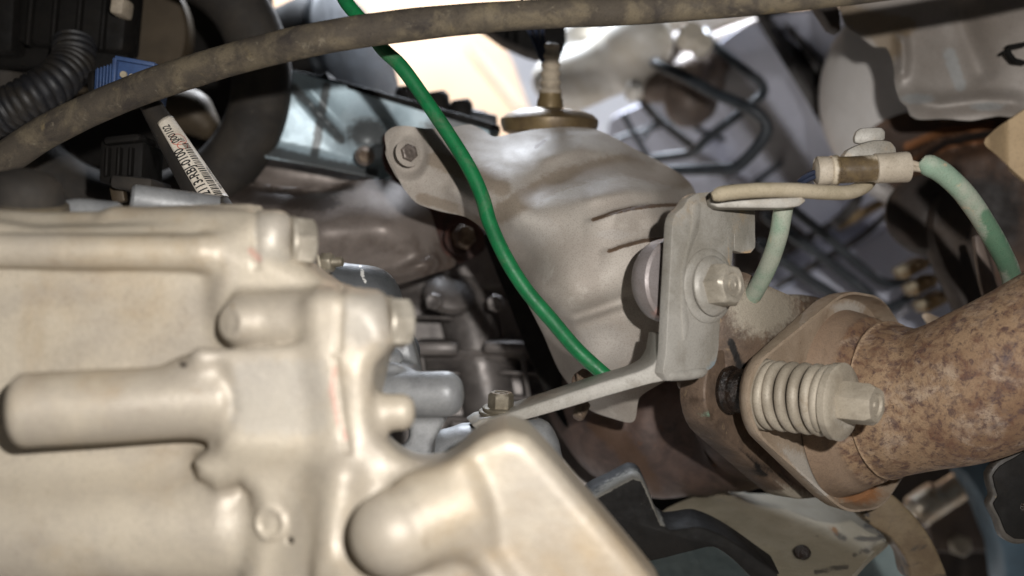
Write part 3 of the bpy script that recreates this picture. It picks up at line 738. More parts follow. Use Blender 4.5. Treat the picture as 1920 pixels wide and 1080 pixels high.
# tray and tongue that hold the connector
g = tube([(1335, 369, .412), (1360, 362, .412), (1420, 357, .414), (1490, 357, .419), (1550, 361, .426), (1595, 360, .433), (1624, 345, .440), (1636, 318, .446), (1640, 290, .450)], 17, 50, 20, flat=.85)
kt = br.part("tray_lip", g, MT['tan'])
g = pplate([(1330, 372), (1400, 366), (1500, 366), (1512, 376), (1500, 386), (1470, 390), (1400, 390), (1345, 389), (1332, 383)], .419, (0, .012, 0), .0006)
br.part("tray", g, MT['steel'], kt)
g = pplate([(1580, 300), (1590, 280), (1616, 268), (1640, 262), (1672, 264), (1682, 276), (1680, 300), (1660, 312), (1600, 316)], .447, (0, .006, 0), .0015)
br.part("tongue", g, MT['steel'], kt)
g = pplate([(1603, 268), (1606, 246), (1614, 240), (1654, 239), (1661, 246), (1660, 262), (1640, 266)], .452, (0, .003, 0), .0008)
br.part("tab", g, MT['steel'], kt)
br.finish()

# rubber mount that the plate sits on
o = P(1270, 526, .430)
g = lathe(o - n_pl * .0105, n_pl, [(-.001, .012), (.000, .0140), (.002, .0156), (.005, .0162), (.009, .0160), (.010, .015), (.010, 0)], 48)
g.mask('m1', spot_mask(1235, 590, 14))
one("mount_puck", "mauve grey round puck sandwiched behind the bracket plate", "mount", g, MT['mount'])

# ------------------------------------------------------------------ connector
t = Thing("wire_connector", "dust-covered cylindrical wire connector with smoky middle lying on the bracket tray", "connector")
c0 = P(1528, 321, .430); c1 = P(1704, 313, .430); a = unit(c1 - c0); L = np.linalg.norm(c1 - c0); r = M(27, .43)
kk = L / 176
t.part("end_cap", lathe(c0, a, [(0, r * .6), (.0008, r * .92), (2 * kk, r * .95), (5 * kk, r * 1.02), (26 * kk, r), (28 * kk, r * .94), (28 * kk, 0)]), MT['conn'])
g = lathe(c0, a, [(27.5 * kk, r * .9), (30 * kk, r * 1.03), (42 * kk, r * 1.05), (44 * kk, r * .93), (70 * kk, r * .92), (112 * kk, r * .95), (112 * kk, 0)])
g.mask('m1', line_mask([(1566, 290), (1563, 345)], 8)).mask('m1', line_mask([(1640, 290), (1636, 345)], 9)); t.part("shell", g, MT['clear'])
g = lathe(c0, a, [(111 * kk, r * .9), (113 * kk, r * 1.04), (172 * kk, r * 1.07), (175 * kk, r * 1.03), (176 * kk, r * .93), (172 * kk, r * .86), (160 * kk, r * .82), (160 * kk, 0)])
t.part("socket", g, MT['conn'])
for s in (-8, 2): t.part("wire", tube([(1690, 312 + s, .43), (1712, 314 + s, .43), (1735, 318 + s * .5, .43)], 5.5, 10, 8), MT['boot'])
for s in (-6, 3): t.part("wire", tube([(1535, 326 + s, .43), (1515, 334 + s, .43), (1496, 346 + s, .432)], 4.5, 10, 8), MT['wire'])
t.finish()
g = tube([(1727, 300, .430, .96), (1738, 308, .430), (1767, 324, .432), (1802, 356, .436), (1828, 390, .442), (1852, 428, .450), (1878, 474, .462), (1895, 514, .475), (1903, 560, .49), (1905, 610, .50)], 20.5, 70, 18, jitter=.02)
g.mask('m1', line_mask([(1850, 405), (1885, 470), (1905, 520)], 15)).mask('m1', line_mask([(1866, 455), (1880, 490)], 26))
one("dusty_cable", "thick dust-paled green cable curving down from the right end of the connector", "cable", g, MT['green_dusty'])
one("dusty_cable", "short dust-paled green cable dropping from the bracket tray behind the flange", "cable",
    tube([(1474, 366, .432), (1467, 400, .434), (1460, 440, .438), (1446, 484, .446), (1426, 528, .456), (1395, 580, .47)], 18, 40, 18, jitter=.02), MT['green_dusty'])

# ------------------------------------------------------------------ exhaust joint
A = unit((.73, -.68, -.02)); Vv = unit((.68, .73, -.085)); U = np.array([0, 0, 1.])
O = P(1576, 750, .500)
def fl(u, v, w=0): return O + U * u + Vv * v + A * w
def diamond(hv, hu, n=96):
    """rounded two-bolt flange outline in (v, u)"""
    re = .0185; ve = hv - re; a_ = np.linspace(0, 2 * np.pi, 240, endpoint=False); cs = np.c_[np.cos(a_), np.sin(a_)]
    pts = np.vstack([cs * re + (ve, 0), cs * re - (ve, 0), cs * (hu - .0004) + (.006, 0), cs * (hu - .0004) - (.006, 0), cs * hu * .99])
    pts = pts[np.lexsort((pts[:, 1], pts[:, 0]))]
    def half(ps):
        h = []
        for p_ in ps:
            while len(h) > 1 and (h[-1][0] - h[-2][0]) * (p_[1] - h[-2][1]) - (h[-1][1] - h[-2][1]) * (p_[0] - h[-2][0]) <= 0: h.pop()
            h.append(tuple(p_))
        return h[:-1]
    hull = np.array(half(pts) + half(pts[::-1])); hull = np.vstack([hull, hull[:1]])
    L_ = np.concatenate([[0], np.cumsum(np.linalg.norm(np.diff(hull, axis=0), axis=1))]); s_ = np.linspace(0, L_[-1], n, endpoint=False)
    out = list(zip(np.interp(s_, L_, hull[:, 0]), np.interp(s_, L_, hull[:, 1])))
    return out
ex = Thing("front_pipe", "blotchy rusted exhaust pipe with flange and spring bolt leaving at the right", "exhaust pipe")
# flange plate with turned lip
dm = diamond(.0875, .0475)
rings = []
for (sc, w) in ((.62, -.001), (.86, -.001), (.955, .000), (.985, .003), (1.0, .007), (1.0, .0088), (.978, .0090), (.970, .0060), (.945, .0028), (.86, .0022), (.60, .0024)):
    lipk = 1.0
    ring = []
    for (v, u) in dm:
        f_ = abs(u) / .047                       # the lip is tallest at top and bottom, low at the bolt ears
        ww = w if w < .0026 else .0024 + (w - .0024) * (.55 + .8 * f_ ** 1.2)
        s2 = sc if sc > .9 else sc
        ring.append(fl(u * s2, v * s2, ww))
    rings.append(ring)
Vt = np.array([p for r_ in rings for p in r_]); n = len(dm); f = []
for i in range(len(rings) - 1):
    for j in range(n):
        k2 = (j + 1) % n; f.append((i * n + j, i * n + k2, (i + 1) * n + k2, (i + 1) * n + j))
for j in range(n):
    k2 = (j + 1) % n; f.append(((len(rings) - 1) * n + j, (len(rings) - 1) * n + k2, k2, j))
g = G(Vt, f)
g.mask('m1', spot_mask(1610, 925, 50, 24)).mask('m2', line_mask([(1450, 800), (1500, 870), (1545, 920)], 14)).mask('m2', spot_mask(1590, 580, 36, 18)).mask('m3', line_mask([(1640, 600), (1650, 620)], 8))
kflg = ex.part("flange", g, MT['lipflange'], angle=50)
# throat and pipe
cl = np.array([P(1566, 752, .503), P(1612, 751, .4965), P(1650, 751, .490), P(1668, 750, .487), P(1690, 750, .483), P(1740, 747, .4755), P(1800, 733, .467), P(1860, 708, .460), P(1920, 680, .455), P(2000, 640, .45), P(2100, 590, .445)])
rad = np.array([.0425, .0385, .0335, .0315, .0322, .0300, .0300, .0305, .0312, .0315, .0315])
cw = catmull(np.c_[cl, rad], 110); s = np.concatenate([[0], np.cumsum(np.linalg.norm(np.diff(cw[:, :3], axis=0), axis=1))])
px = topx(cw[:, :3])[:, 0]
rr = cw[:, 3] + .0024 * np.exp(-((px - 1672) / 8) ** 2) + .0009 * np.exp(-((px - 1640) / 7) ** 2) - .0008 * np.exp(-((px - 1655) / 7) ** 2) + .0004 * np.sin(s * 130)
g = sweep(cw[:, :3], rr, 72, cap=False)
g.a['m1'] = np.repeat(.62 * np.exp(-((px - 1672) / 7) ** 2), 72); g.a['m2'] = np.repeat(np.clip((1650 - px) / 22, 0, 1), 72)
ex.part("pipe", g, MT['pipe'], angle=180)
# spring bolt
so_ = fl(0.0015, -.0700, .0035)
k = ex.part("spring_seat", lathe(so_, A, [(-.002, .0138), (0, .0142), (.0016, .0138), (.0016, 0)]), MT['spring'], kflg)
hc = []; R0 = .0116; turns = 5.4; Ls = .0235
a_, u_, w_ = frame(A)
for i in range(220):
    th = i / 219 * turns * 2 * np.pi; zz = Ls * np.clip((i / 219 * turns - .5) / (turns - 1.0), 0, 1)
    hc.append(so_ + a_ * (.0035 + zz) + R0 * (math.cos(th) * u_ + math.sin(th) * w_))
ex.part("spring", sweep(np.array(hc), np.full(220, .00215), 12), MT['spring'], kflg)
ex.part("spring_core", lathe(so_, A, [(0, .0092), (.026, .0092), (.026, 0)], 32), MT['flange'], kflg)
e0 = so_ + A * .0290
g = lathe(e0, A, [(0, .0130), (.0006, .0145), (.0034, .0147), (.0040, .0140), (.0043, .010), (.0043, 0)], 48)
g.mask('m1', spot_mask(1590, 770, 30, 40)); ex.part("spring_cap", g, MT['spring'], kflg)
ex.part("bolt_shank", lathe(e0 + A * .004, A, [(0, .0066), (.001, .0060), (.008, .0058), (.008, 0)], 28), MT['spring'], kflg)
ex.part("bolt", hexhead(e0 + A * .0042, A, .0080, .0130, .2), MT['spring'], kflg)
ex.finish()

# rear flange and outlet of the converter
cv = Thing("converter_outlet", "dark rust-scorched converter outlet pipe with an oily flange under the bracket", "exhaust pipe")
dm2 = diamond(.086, .0458)
g = prism([fl(u, v, -.0140) for v, u in dm2], -A * .0125, .0012, 2)
g.mask('m1', line_mask([(1385, 700), (1380, 770), (1400, 830)], 14)).mask('m2', spot_mask(1430, 560, 90, 60)).mask('m2', spot_mask(1470, 930, 60, 14)).mask('m3', spot_mask(1322, 772, 14, 7)).mask('m1', line_mask([(1420, 830), (1430, 880)], 18))
kf2 = cv.part("flange", g, MT['flange'], angle=50)
g = sheet([(1352, 560), (1378, 512), (1400, 512), (1440, 536), (1508, 566), (1530, 584), (1490, 640), (1420, 690), (1385, 740), (1345, 770), (1312, 745), (1310, 715), (1335, 640)],
          [(1378, 512, .462), (1440, 536, .466), (1510, 568, .486), (1530, 585, .490), (1420, 690, .462), (1320, 740, .455), (1312, 715, .456), (1352, 560, .458), (1430, 610, .462)], .003, 7)
g.mask('m2', spot_mask(1430, 580, 80, 60)).mask('m1', line_mask([(1390, 690), (1375, 760)], 14)).mask('m1', line_mask([(1370, 640), (1385, 680)], 8))
cv.part("neck_plate", g, MT['flange'], kf2, angle=60)
cv.part("oil_crust", lathe(fl(.002, -.0690, -.0142), A, [(0, .0095), (.002, .0100), (.004, .0086), (.0065, .0090), (.0085, .0080), (.012, .0076), (.012, 0)], 28), MT['oil'], kf2)
cv.part("gasket", lathe(fl(0, 0, -.0145), A, [(0, .0400), (.0135, .0400)], 60), MT['darkpipe'], kf2)
cv.part("stud", lathe(fl(.004, -.072, -.0265), -A, [(0, .0045), (.006, .0045), (.008, .0035), (.008, 0)], 20), MT['rustbolt'], kf2)
cl = np.array([fl(0, 0, -.016), fl(-.001, 0, -.032), P(1400, 792, .555), P(1320, 806, .570), P(1240, 808, .582), P(1170, 775, .592), P(1140, 690, .60), P(1140, 560, .60)])
rad = np.array([.036, .033, .0315, .0320, .0335, .0345, .036, .036])
cw = catmull(np.c_[cl, rad], 70)
g = sweep(cw[:, :3], cw[:, 3] + .0006 * np.sin(np.arange(70) * .9), 56, cap=False)
g.mask('m1', line_mask([(1120, 790), (1165, 830), (1200, 880), (1225, 935)], 26))
cv.part("pipe", g, MT['darkpipe'], angle=180)
cv.finish()
# ------------------------------------------------------------------ upper left: dark plastics, ring, conduit, labelled hose
o = P(240, 140, .585); a = unit((.10, -1, -.02)); R = M(300, .585); r = M(187, .585)
g = lathe(o, a, [(-.028, r * 1.02), (-.026, R * .97), (-.010, R), (-.002, R * .985), (.003, R * .93), (.0055, R * .82), (.0035, R * .70), (-.002, r * 1.03), (-.006, r), (-.028, r), (-.028, r * 1.02)], 96)
g.f = g.f[:-2]
one("damper_ring", "large matt black ring behind the hose at the upper left", "ring", g, MT['rubber'])
t = Thing("backing_disc", "dim olive brown metal disc with a pale edge seen through the black ring", "disc")
o = P(215, 60, .65); R = M(140, .65)
t.part("face", lathe(o, a, [(-.01, R * .97), (.0, R * .97), (.001, 0)], 72), MT['olive'])
t.part("rim", lathe(o, a, [(-.012, R), (.004, R), (.005, R * .985), (.004, R * .95), (.001, R * .94)], 72), MT['olive'])
t.finish()
one("hub_lump", "dull rounded metal hub low inside the black ring", "hub", nets(lambda X: s_min(d_ell(X, P(345, 205, .63), (.016, .012, .012)), d_caps(X, P(300, 190, .63), P(385, 235, .63), .008), .006), P(250, 270, .60) - .004, P(430, 140, .66) + .004, .0016), MT['olive'], 180)
t = Thing("control_box", "black ribbed plastic box at the top left above the conduit", "plastic box")
k = t.part("box", pbox(34, -60, 238, 88, .55, .575, 5, .003), MT['black'])
for i in range(4): t.part("rib", pbox(52 + i * 46, -60, 60 + i * 46, 84 + i * 3, .546, .552, 5, .0008), MT['black'], k)
t.part("lug", pbox(205, -10, 232, 26, .54, .555, 8, .002), MT['boot'], k)
t.part("skirt", pbox(-40, 60, 240, 130, .56, .576, 4, .003), MT['black'])
t.finish()
one("side_box", "black box in the dark corner left of the ribbed box", "plastic box", pbox(-60, -40, 26, 96, .545, .576, 3, .003), MT['black'])
one("conduit", "fat dirty corrugated conduit entering from the left edge above the muddy hose", "conduit",
    tube([(-70, 245, .53), (0, 212, .53), (60, 180, .53), (105, 152, .535), (135, 118, .545), (140, 80, .55)], 42, 260, 32, corr=(.0036, .10)), MT['loom'])
t = Thing("blue_connector", "blue ridged plastic connector peeping over the muddy hose", "connector")
k = t.part("body", pbox(214, 112, 292, 190, .50, .52, 10, .0012), MT['blue'])
for i in range(6): t.part("ridge", pbox(180 + i * 6, 127 - i * 2, 183 + i * 6, 190, .4985, .503, 3, .0003), MT['blue'], k)
t.part("collar", pbox(176, 128, 216, 192, .5005, .518, 3, .001), MT['blue'], k)
t.part("frame_bar", pbox(208, 108, 216, 185, .497, .505, 4, .0005), MT['blue'], k)
t.part("frame_bar", pbox(214, 110, 290, 118, .497, .505, 10, .0005), MT['blue'], k)
for x, y in ((232, 140), (248, 145)): t.part("pin_seal", lathe(P(x, y, .4985), (0, -1, 0), [(0, .0016), (.001, .0014), (.001, 0)], 16), MT['tan'], k)
t.part("boot", pbox(160, 130, 184, 175, .505, .52, 0, .003), MT['black'], k)
t.finish()
t = Thing("relay_block", "dim black ridged relay block below the muddy hose, left of the labelled hose", "plastic box")
t.part("body", pbox(185, 262, 268, 345, .50, .53, 3, .002), MT['black']); t.part("lid", pbox(192, 252, 262, 268, .495, .52, -6, .002), MT['black'])
t.part("foot", pbox(205, 330, 285, 356, .49, .52, 6, .002), MT['rubber'])
t.part("tab", pbox(206, 345, 232, 380, .50, .505, -10, .001), MT['olive']); t.part("tab", pbox(288, 352, 312, 382, .50, .505, 20, .001), MT['redrust'])
for i in range(3): t.part("rib", pbox(196 + i * 22, 275, 202 + i * 22, 330, .496, .502, 3, .0006), MT['black'])
t.finish()

lh = Thing("labelled_hose", "dark braided hose carrying a white barcode label, left of the silver panel", "hose")
pa, pb = P(408, 408, .462), P(278, 190, .485)          # bottom, top
ax_ = unit(pb - pa); L = np.linalg.norm(pb - pa); cm = (pa + pb) / 2
v_ = unit(np.array([0, -1., 0]) * 1 - 0); v_ = unit(v_ - ax_ * (v_ @ ax_)); w_ = np.cross(ax_, v_); w_ = w_ if w_[0] > 0 else -w_
def rad_at(s): return M(37, .467) * (1 - .45 * s / L)
n = 60; c = pa + (pb - pa) * np.linspace(0, 1, n)[:, None]
g = sweep(c, np.array([rad_at(s) for s in np.linspace(0, L, n)]) * (1 + .006 * np.sin(np.arange(n) * 2.1)), 28)
kh = lh.part("sleeve", g, MT['rubber'])
def on_hose(s, th, lift=.0): 
    r_ = rad_at(s) + lift; return pa + ax_ * s + r_ * (math.cos(th) * v_ + math.sin(th) * w_)
def patch(s0, s1, t0, t1, lift, th, ns=30, nt=12, slant=0):
    vv = [[on_hose(s0 + (s1 - s0) * i / ns + slant * j / nt, t0 + (t1 - t0) * j / nt, l) for j in range(nt + 1)] for l in (lift + th, lift) for i in range(ns + 1)]
    V = np.array(vv).reshape(-1, 3); f = []; m = (ns + 1) * (nt + 1); q = nt + 1
    for i in range(ns):
        for j in range(nt):
            a0 = i * q + j; f += [(a0, a0 + 1, a0 + q + 1, a0 + q), (m + a0, m + a0 + q, m + a0 + q + 1, m + a0 + 1)]
    for i in range(ns):
        for j in (0, nt): a0 = i * q + j; f.append((a0, a0 + q, m + a0 + q, m + a0))
    for j in range(nt):
        for i in (0, ns): a0 = i * q + j; f.append((a0, a0 + 1, m + a0 + 1, m + a0))
    return G(V, f)
S0, S1 = L * .04, L * .76
ksl = lh.part("label", patch(S0, S1, -.05, 1.75, .0002, .00015, slant=.003), MT['sticker'], kh, angle=180)
def text_on(txt, s0, th0, size, m, nm):
    cu = bpy.data.curves.new("lettering", 'FONT'); cu.body = txt; cu.size = size; cu.resolution_u = 3; cu.offset = size * .022
    ob = bpy.data.objects.new("lettering", cu); scene.collection.objects.link(ob)
    bpy.context.view_layer.update(); me = ob.evaluated_get(bpy.context.evaluated_depsgraph_get()).to_mesh()
    bm = bmesh.new(); bm.from_mesh(me); bmesh.ops.triangulate(bm, faces=bm.faces)
    for _ in range(3): bmesh.ops.subdivide_edges(bm, edges=[e for e in bm.edges if e.calc_length() > size * .14], cuts=1); bmesh.ops.triangulate(bm, faces=bm.faces)
    bm.verts.index_update(); V = np.array([v.co[:] for v in bm.verts]); f = [tuple(v.index for v in p.verts) for p in bm.faces]; bm.free()
    bpy.data.objects.remove(ob); bpy.data.curves.remove(cu)
    W = np.array([on_hose(s0 + x * .82, th0 - y / rad_at(s0 + x * .82), .0005) for x, y, z in V])
    lh.part(nm, G(W, [q for q in f]), m, ksl)
text_on("32113-RBJ-0100", L * .065, .52, .0054, MT['ink'], "part_number")
text_on("000102", L * .555, .62, .0042, MT['ink'], "serial_number")
text_on("1F", L * .545, .98, .0030, MT['ink'], "suffix")
text_on("*BJG 2G1F E9S2+", L * .13, 1.42, .0022, MT['ink'], "small_print")
bg_ = G(); s_ = L * .055; rnd = random.Random(3)
while s_ < L * .53:
    w = rnd.choice([.0003, .0003, .0006]); bg_ = bg_ + patch(s_, s_ + w, .66, 1.10, .0004, .0001, 1, 6); s_ += w + rnd.choice([.0004, .0007])
lh.part("barcode", bg_, MT['ink'], ksl)
ri = G()
for (sc, r0) in ((L * .575, .0032), (L * .52, .0022)):
    for i in range(20):
        t0 = i / 20 * 2 * np.pi; t1 = (i + 1) / 20 * 2 * np.pi
        q = [on_hose(sc + rr_ * math.cos(t_), .55 + .1 + rr_ * math.sin(t_) / rad_at(sc), .0004) for rr_, t_ in ((r0, t0), (r0, t1), (r0 - .0004, t1), (r0 - .0004, t0))]
        ri = ri + G(np.array(q), [(0, 1, 2, 3)])
lh.part("stamp", ri, MT['redink'], ksl)
lh.finish()

# ------------------------------------------------------------------ silver panel and what stands behind it
def pan_d(p):
    d = .615 + (p[:, 0] - 700) * .00006
    d = d + bump_line([(560, 170), (600, 215), (642, 258)], 9, .006)(p) + bump_line([(560, 165), (605, 212), (648, 254)], 22, -.002)(p)
    d = d - .010 * np.exp(-(((p[:, 0] - 690) / 45) ** 2 + ((p[:, 1] - 262) / 40) ** 2))
    d = d - .006 * np.clip((p[:, 1] - (262 + (p[:, 0] - 490) * .20)) / 18, 0, 1.6)
    return d
g = sheet([(528, 134), (600, 148), (700, 176), (800, 203), (900, 230), (935, 242), (930, 262), (860, 262), (790, 300), (735, 330), (715, 336), (700, 330), (640, 318), (560, 302), (492, 290), (488, 280), (512, 240), (526, 190)], pan_d, .0015, 6)
g.mask('m1', spot_mask(690, 250, 50, 36)).mask('m1', line_mask([(612, 160), (590, 290)], 10)).mask('m1', line_mask([(550, 165), (640, 262)], 11)).mask('m1', line_mask([(500, 282), (600, 306), (700, 325)], 13))  # crossing dark reflections painted into the panel colour
g.mask('m1', spot_mask(840, 240, 60, 26)).mask('m2', spot_mask(560, 230, 30, 40)).mask('m2', spot_mask(680, 200, 40, 20))  # more dark and pale blue reflections painted in
t = Thing("silver_panel", "silver-blue stamped metal panel left of the heat shield", "panel")
k = t.part("panel", g, MT['silver'], angle=60)
t.part("rivet", lathe(P(533, 217, .609), (0, -1, 0), [(0, .0026), (.0008, .0022), (.0012, .001), (.0012, 0)], 20), MT['silver'], k)
t.part("washer", washer(P(684, 292, .596), (.1, -1, -.2), .0052, .001), MT['man'], k)
t.part("bolt", hexhead(P(684, 292, .595), (.1, -1, -.2), .0036, .003, .3), MT['rustbolt'], k)
g = pplate([(524, 128), (600, 141), (612, 134), (616, 146), (700, 168), (800, 196), (900, 224), (938, 236), (936, 245), (900, 235), (800, 208), (700, 180), (600, 152), (526, 138)], .612, (0, .03, .002), .0004, smooth=False)
t.part("gasket_edge", g, MT['black'], k)
t.finish()
t = Thing("black_canister", "black canister with a glossy rim behind the silver panel", "canister")
o = P(560, 160, .74); a = unit((.55, -.25, .18))
t.part("body", lathe(o, a, [(-.05, .050), (.03, .050), (.040, .046), (.040, 0)], 48), MT['xblack'])
t.part("rim", lathe(o + a * .040, a, [(0, .047), (.003, .049), (.007, .048), (.009, .044), (.009, 0)], 48), MT['tubeblk'])
t.finish()
t = Thing("coil_rail", "black ribbed rail of parts along the top edge behind the green cable", "rail")
t.part("rail", tube([(700, 200, .68), (800, 205, .68), (880, 222, .68), (925, 232, .68)], 20, 20, 12), MT['xblack'])
for x, y, r_ in ((770, 178, 26), (820, 190, 26), (868, 205, 22)):
    t.part("cap", lathe(P(x, y + 16, .67), (-.15, -.2, 1), [(0, M(r_, .67)), (.008, M(r_, .67)), (.011, M(r_ * .7, .67)), (.011, 0)], 24), MT['xblack'])
t.part("end_plate", pbox(862, 208, 930, 240, .665, .70, 12, .001), MT['tubeblk'])
t.finish()
# yard clutter glimpsed through the gap
one("yard_post", "blurred tan post leaning in the bright gap beside the sensor boot", "post", tube([(880, 90, 2.3), (930, 150, 2.3), (985, 215, 2.3)], 10, 10, 10), MT['peach'])
one("top_bracket", "dark angular bracket hanging under the hose above the oxygen sensor", "bracket",
    pplate([(895, 40), (1060, 30), (1062, 80), (1050, 96), (1005, 98), (985, 92), (940, 72)], .72, (0, .03, 0), .001, smooth=False), MT['black'])

# ------------------------------------------------------------------ manifold lower shield, flange, block
def man_d(p):
    d = TPS([(440, 350, .60), (600, 350, .585), (740, 340, .585), (800, 395, .58), (830, 470, .585), (600, 430, .562), (720, 430, .562), (800, 500, .575), (720, 535, .585), (600, 520, .575), (440, 430, .57)])(p)
    d = d + bump_line([(690, 520), (760, 510), (830, 485)], 14, -.006)(p) + bump_line([(470, 352), (560, 362), (660, 350)], 7, .004)(p)
    return d
g = sheet([(430, 346), (470, 344), (538, 352), (600, 350), (656, 340), (720, 336), (752, 348), (784, 376), (806, 396), (818, 430), (832, 474), (858, 490), (845, 503), (812, 513), (778, 524), (727, 538), (640, 548), (560, 540), (430, 520)], man_d, .0015, 7)
g.mask('m1', line_mask([(440, 360), (600, 380), (650, 360)], 22)).mask('m2', spot_mask(720, 490, 50, 20)).mask('m2', spot_mask(800, 440, 18, 40)).mask('m2', spot_mask(680, 370, 60, 20))
one("manifold_shield", "brown-grey curved manifold shield in shadow between casting and heat shield", "heat shield", g, MT['man'], 60)
one("manifold_runner", "dim shiny tube under the silver panel, above the manifold shield", "pipe",
    tube([(470, 300, .66), (560, 330, .66), (700, 340, .67), (800, 350, .68)], 42, 24, 24), MT['man'])
t = Thing("manifold_flange", "dark red rusty flange with a round bolt tucked under the heat shield edge", "flange")
t.part("plate", pplate([(720, 250), (728, 246), (760, 330), (800, 385), (870, 398), (912, 440), (906, 470), (872, 490), (850, 492), (826, 470), (800, 420), (745, 345), (722, 318), (716, 300)], .592, (0, .012, 0), .001), MT['redrust'])
o = P(862, 446, .588)
t.part("bolt", hexhead(o, (.5, -.8, .1), .0064, .007, .2), MT['rustbolt']); t.part("washer", washer(o - .001, (.5, -.8, .1), .0082, .0018), MT['redrust'])
t.finish()
eb = Thing("engine_block", "dark metal engine block with a round rib in the shadow behind the grey bosses", "engine")
def blk(p):
    d = .66 + (p[:, 1] - 600) * -.00005
    d = d - .022 * np.clip((p[:, 1] - 648) / 6, 0, 1) * np.clip((700 - p[:, 1]) / 60 + .4, 0.25, 1)
    d = d - .012 * np.clip((560 - p[:, 1]) / 20, 0, 1)
    d = d + bump_line([(780, 560), (850, 545), (905, 560)], 10, -.010)(p)
    return d
k = eb.part("wall", sheet([(560, 400), (1000, 400), (1090, 620), (1140, 780), (1150, 960), (560, 960)], blk, .006, 12, smooth=False), MT['block'], angle=60)
eb.part("rib", tube([(862, 530, .668, .9), (868, 556, .662), (885, 620, .656), (905, 700, .652), (925, 800, .650), (950, 900, .650)], 52, 30, 28), MT['block'])
eb.part("boss", lathe(P(842, 556, .640), (.2, -.6, .7), [(0, .015), (.004, .0145), (.007, .011), (.008, .005), (.008, 0)], 36), MT['block'])
for y, x0, x1 in ((596, 780, 850), (700, 770, 862), (742, 775, 870), (786, 780, 880), (700, 935, 1010), (748, 945, 1030)):
    eb.part("rib", pbox(x0, y - 4, x1, y + 4, .632, .66, 2, .0015), MT['block'])
for x in (800, 990): eb.part("rib", pbox(x - 5, 660, x + 5, 820, .630, .66, -8, .0015), MT['block'])
eb.part("ledge", pbox(770, 640, 860, 668, .618, .66, 0, .003), MT['block']); eb.part("ledge", pbox(905, 640, 985, 664, .622, .66, 0, .003), MT['block'])
for x, y in ((815, 567), (930, 570), (835, 800)): eb.part("bolt", hexhead(P(x, y, .622), (-.1, -1, .2), .005, .004, .2), MT['block'])
eb.finish()
one("gap_shade_plate", "added black plate painting in the shade of the dark gap left of the heat shield's lower edge", "strip",  # black plate stands in for the shade of the gap
    pplate([(905, 440), (925, 440), (985, 520), (1045, 650), (1085, 740), (1100, 800), (1060, 800), (1005, 700), (950, 560)], .575, (0, .008, 0), .001), MT['black'])

# ------------------------------------------------------------------ grey alloy parts behind the casting
t = Thing("alloy_bracket", "clean grey alloy bracket with a long round boss, right of the casting's bay", "bracket")
def alloy(X):
    Q = P
    D = d_cyl(X, Q(660, 742, .405), Q(868, 738, .400), M(43, .40), .006)
    D = s_min(D, d_slab(X, [(660, 690), (770, 690), (835, 790), (812, 830), (795, 900), (640, 900)], .405, .402, .425, .002), .002)
    D = s_min(D, d_slab(X, [(690, 560), (740, 570), (772, 640), (782, 720), (690, 740)], .425, .424, .44, .003), .003)
    return s_max(D, -d_cyl(X, Q(742, 812, .38), Q(742, 812, .45), M(26, .40), .001), .002)
k = t.part("body", nets(alloy, P(620, 920, .41) * [1, 0, 1] + [0, .388, 0], P(890, 540, .43) * [1, 0, 1] + [0, .446, 0], .0011), MT['grey_cast'], angle=180)
t.part("bolt", lathe(P(722, 690, .412), (.4, -.5, .7), [(-.002, .0055), (.002, .0058), (.0022, .0045), (.007, .0043), (.008, .003), (.008, 0)], 24), MT['grey_cast'])
t.finish()
t = Thing("starter_nose", "grey rounded housing with a white paint dash behind the upper bolt", "housing")
g = nets(lambda X: s_min(d_caps(X, P(625, 545, .445), P(690, 560, .452), M(56, .445)), d_caps(X, P(690, 560, .452), P(745, 660, .455), M(44, .445)), .01), P(540, 740, .45) * [1, 0, 1] + [0, .42, 0], P(810, 470, .45) * [1, 0, 1] + [0, .475, 0], .0013)
g.mask('m1', line_mask([(677, 500), (680, 516), (684, 530)], 3.2)); t.part("shell", g, MT['dkalloy'], angle=180)
t.finish()
t = Thing("earth_stud", "small threaded stud with nut and thin clip beside the upper casting bolt", "stud")
o = P(606, 493, .40); a = unit((.9, -.25, .05))
t.part("nut", hexhead(o, a, .0036, .0038, .3, False), MT['brass']); t.part("thread", thread(o + a * .0036, a, .0018, .0038, .0006), MT['brass'])
t.part("clip", prism([P(592, 478, .395), P(598, 478, .395), P(609, 540, .395), P(603, 545, .395)], (0, .004, 0), .0002), MT['brass'])
t.finish()
# mount cap under the bracket foot
def cap(X):
    D = d_caps(X, P(835, 850, .440), P(995, 828, .440), M(40, .44))
    D = s_min(D, d_slab(X, [(830, 815), (900, 800), (985, 788), (1025, 796), (1046, 830), (1056, 862), (1052, 930), (830, 930)], .44, .428, .465, .009), .006)
    return s_max(D, -d_cyl(X, P(800, 862, .44), P(840, 856, .44), M(24, .44), .001), .001)
g = nets(cap, P(780, 950, .45) * [1, 0, 1] + [0, .405, 0], P(1080, 760, .45) * [1, 0, 1] + [0, .475, 0], .0011)
one("engine_mount", "rounded grey metal cap carrying the bracket foot, half hidden by the casting", "mount", g, MT['grey_cast'], 180)
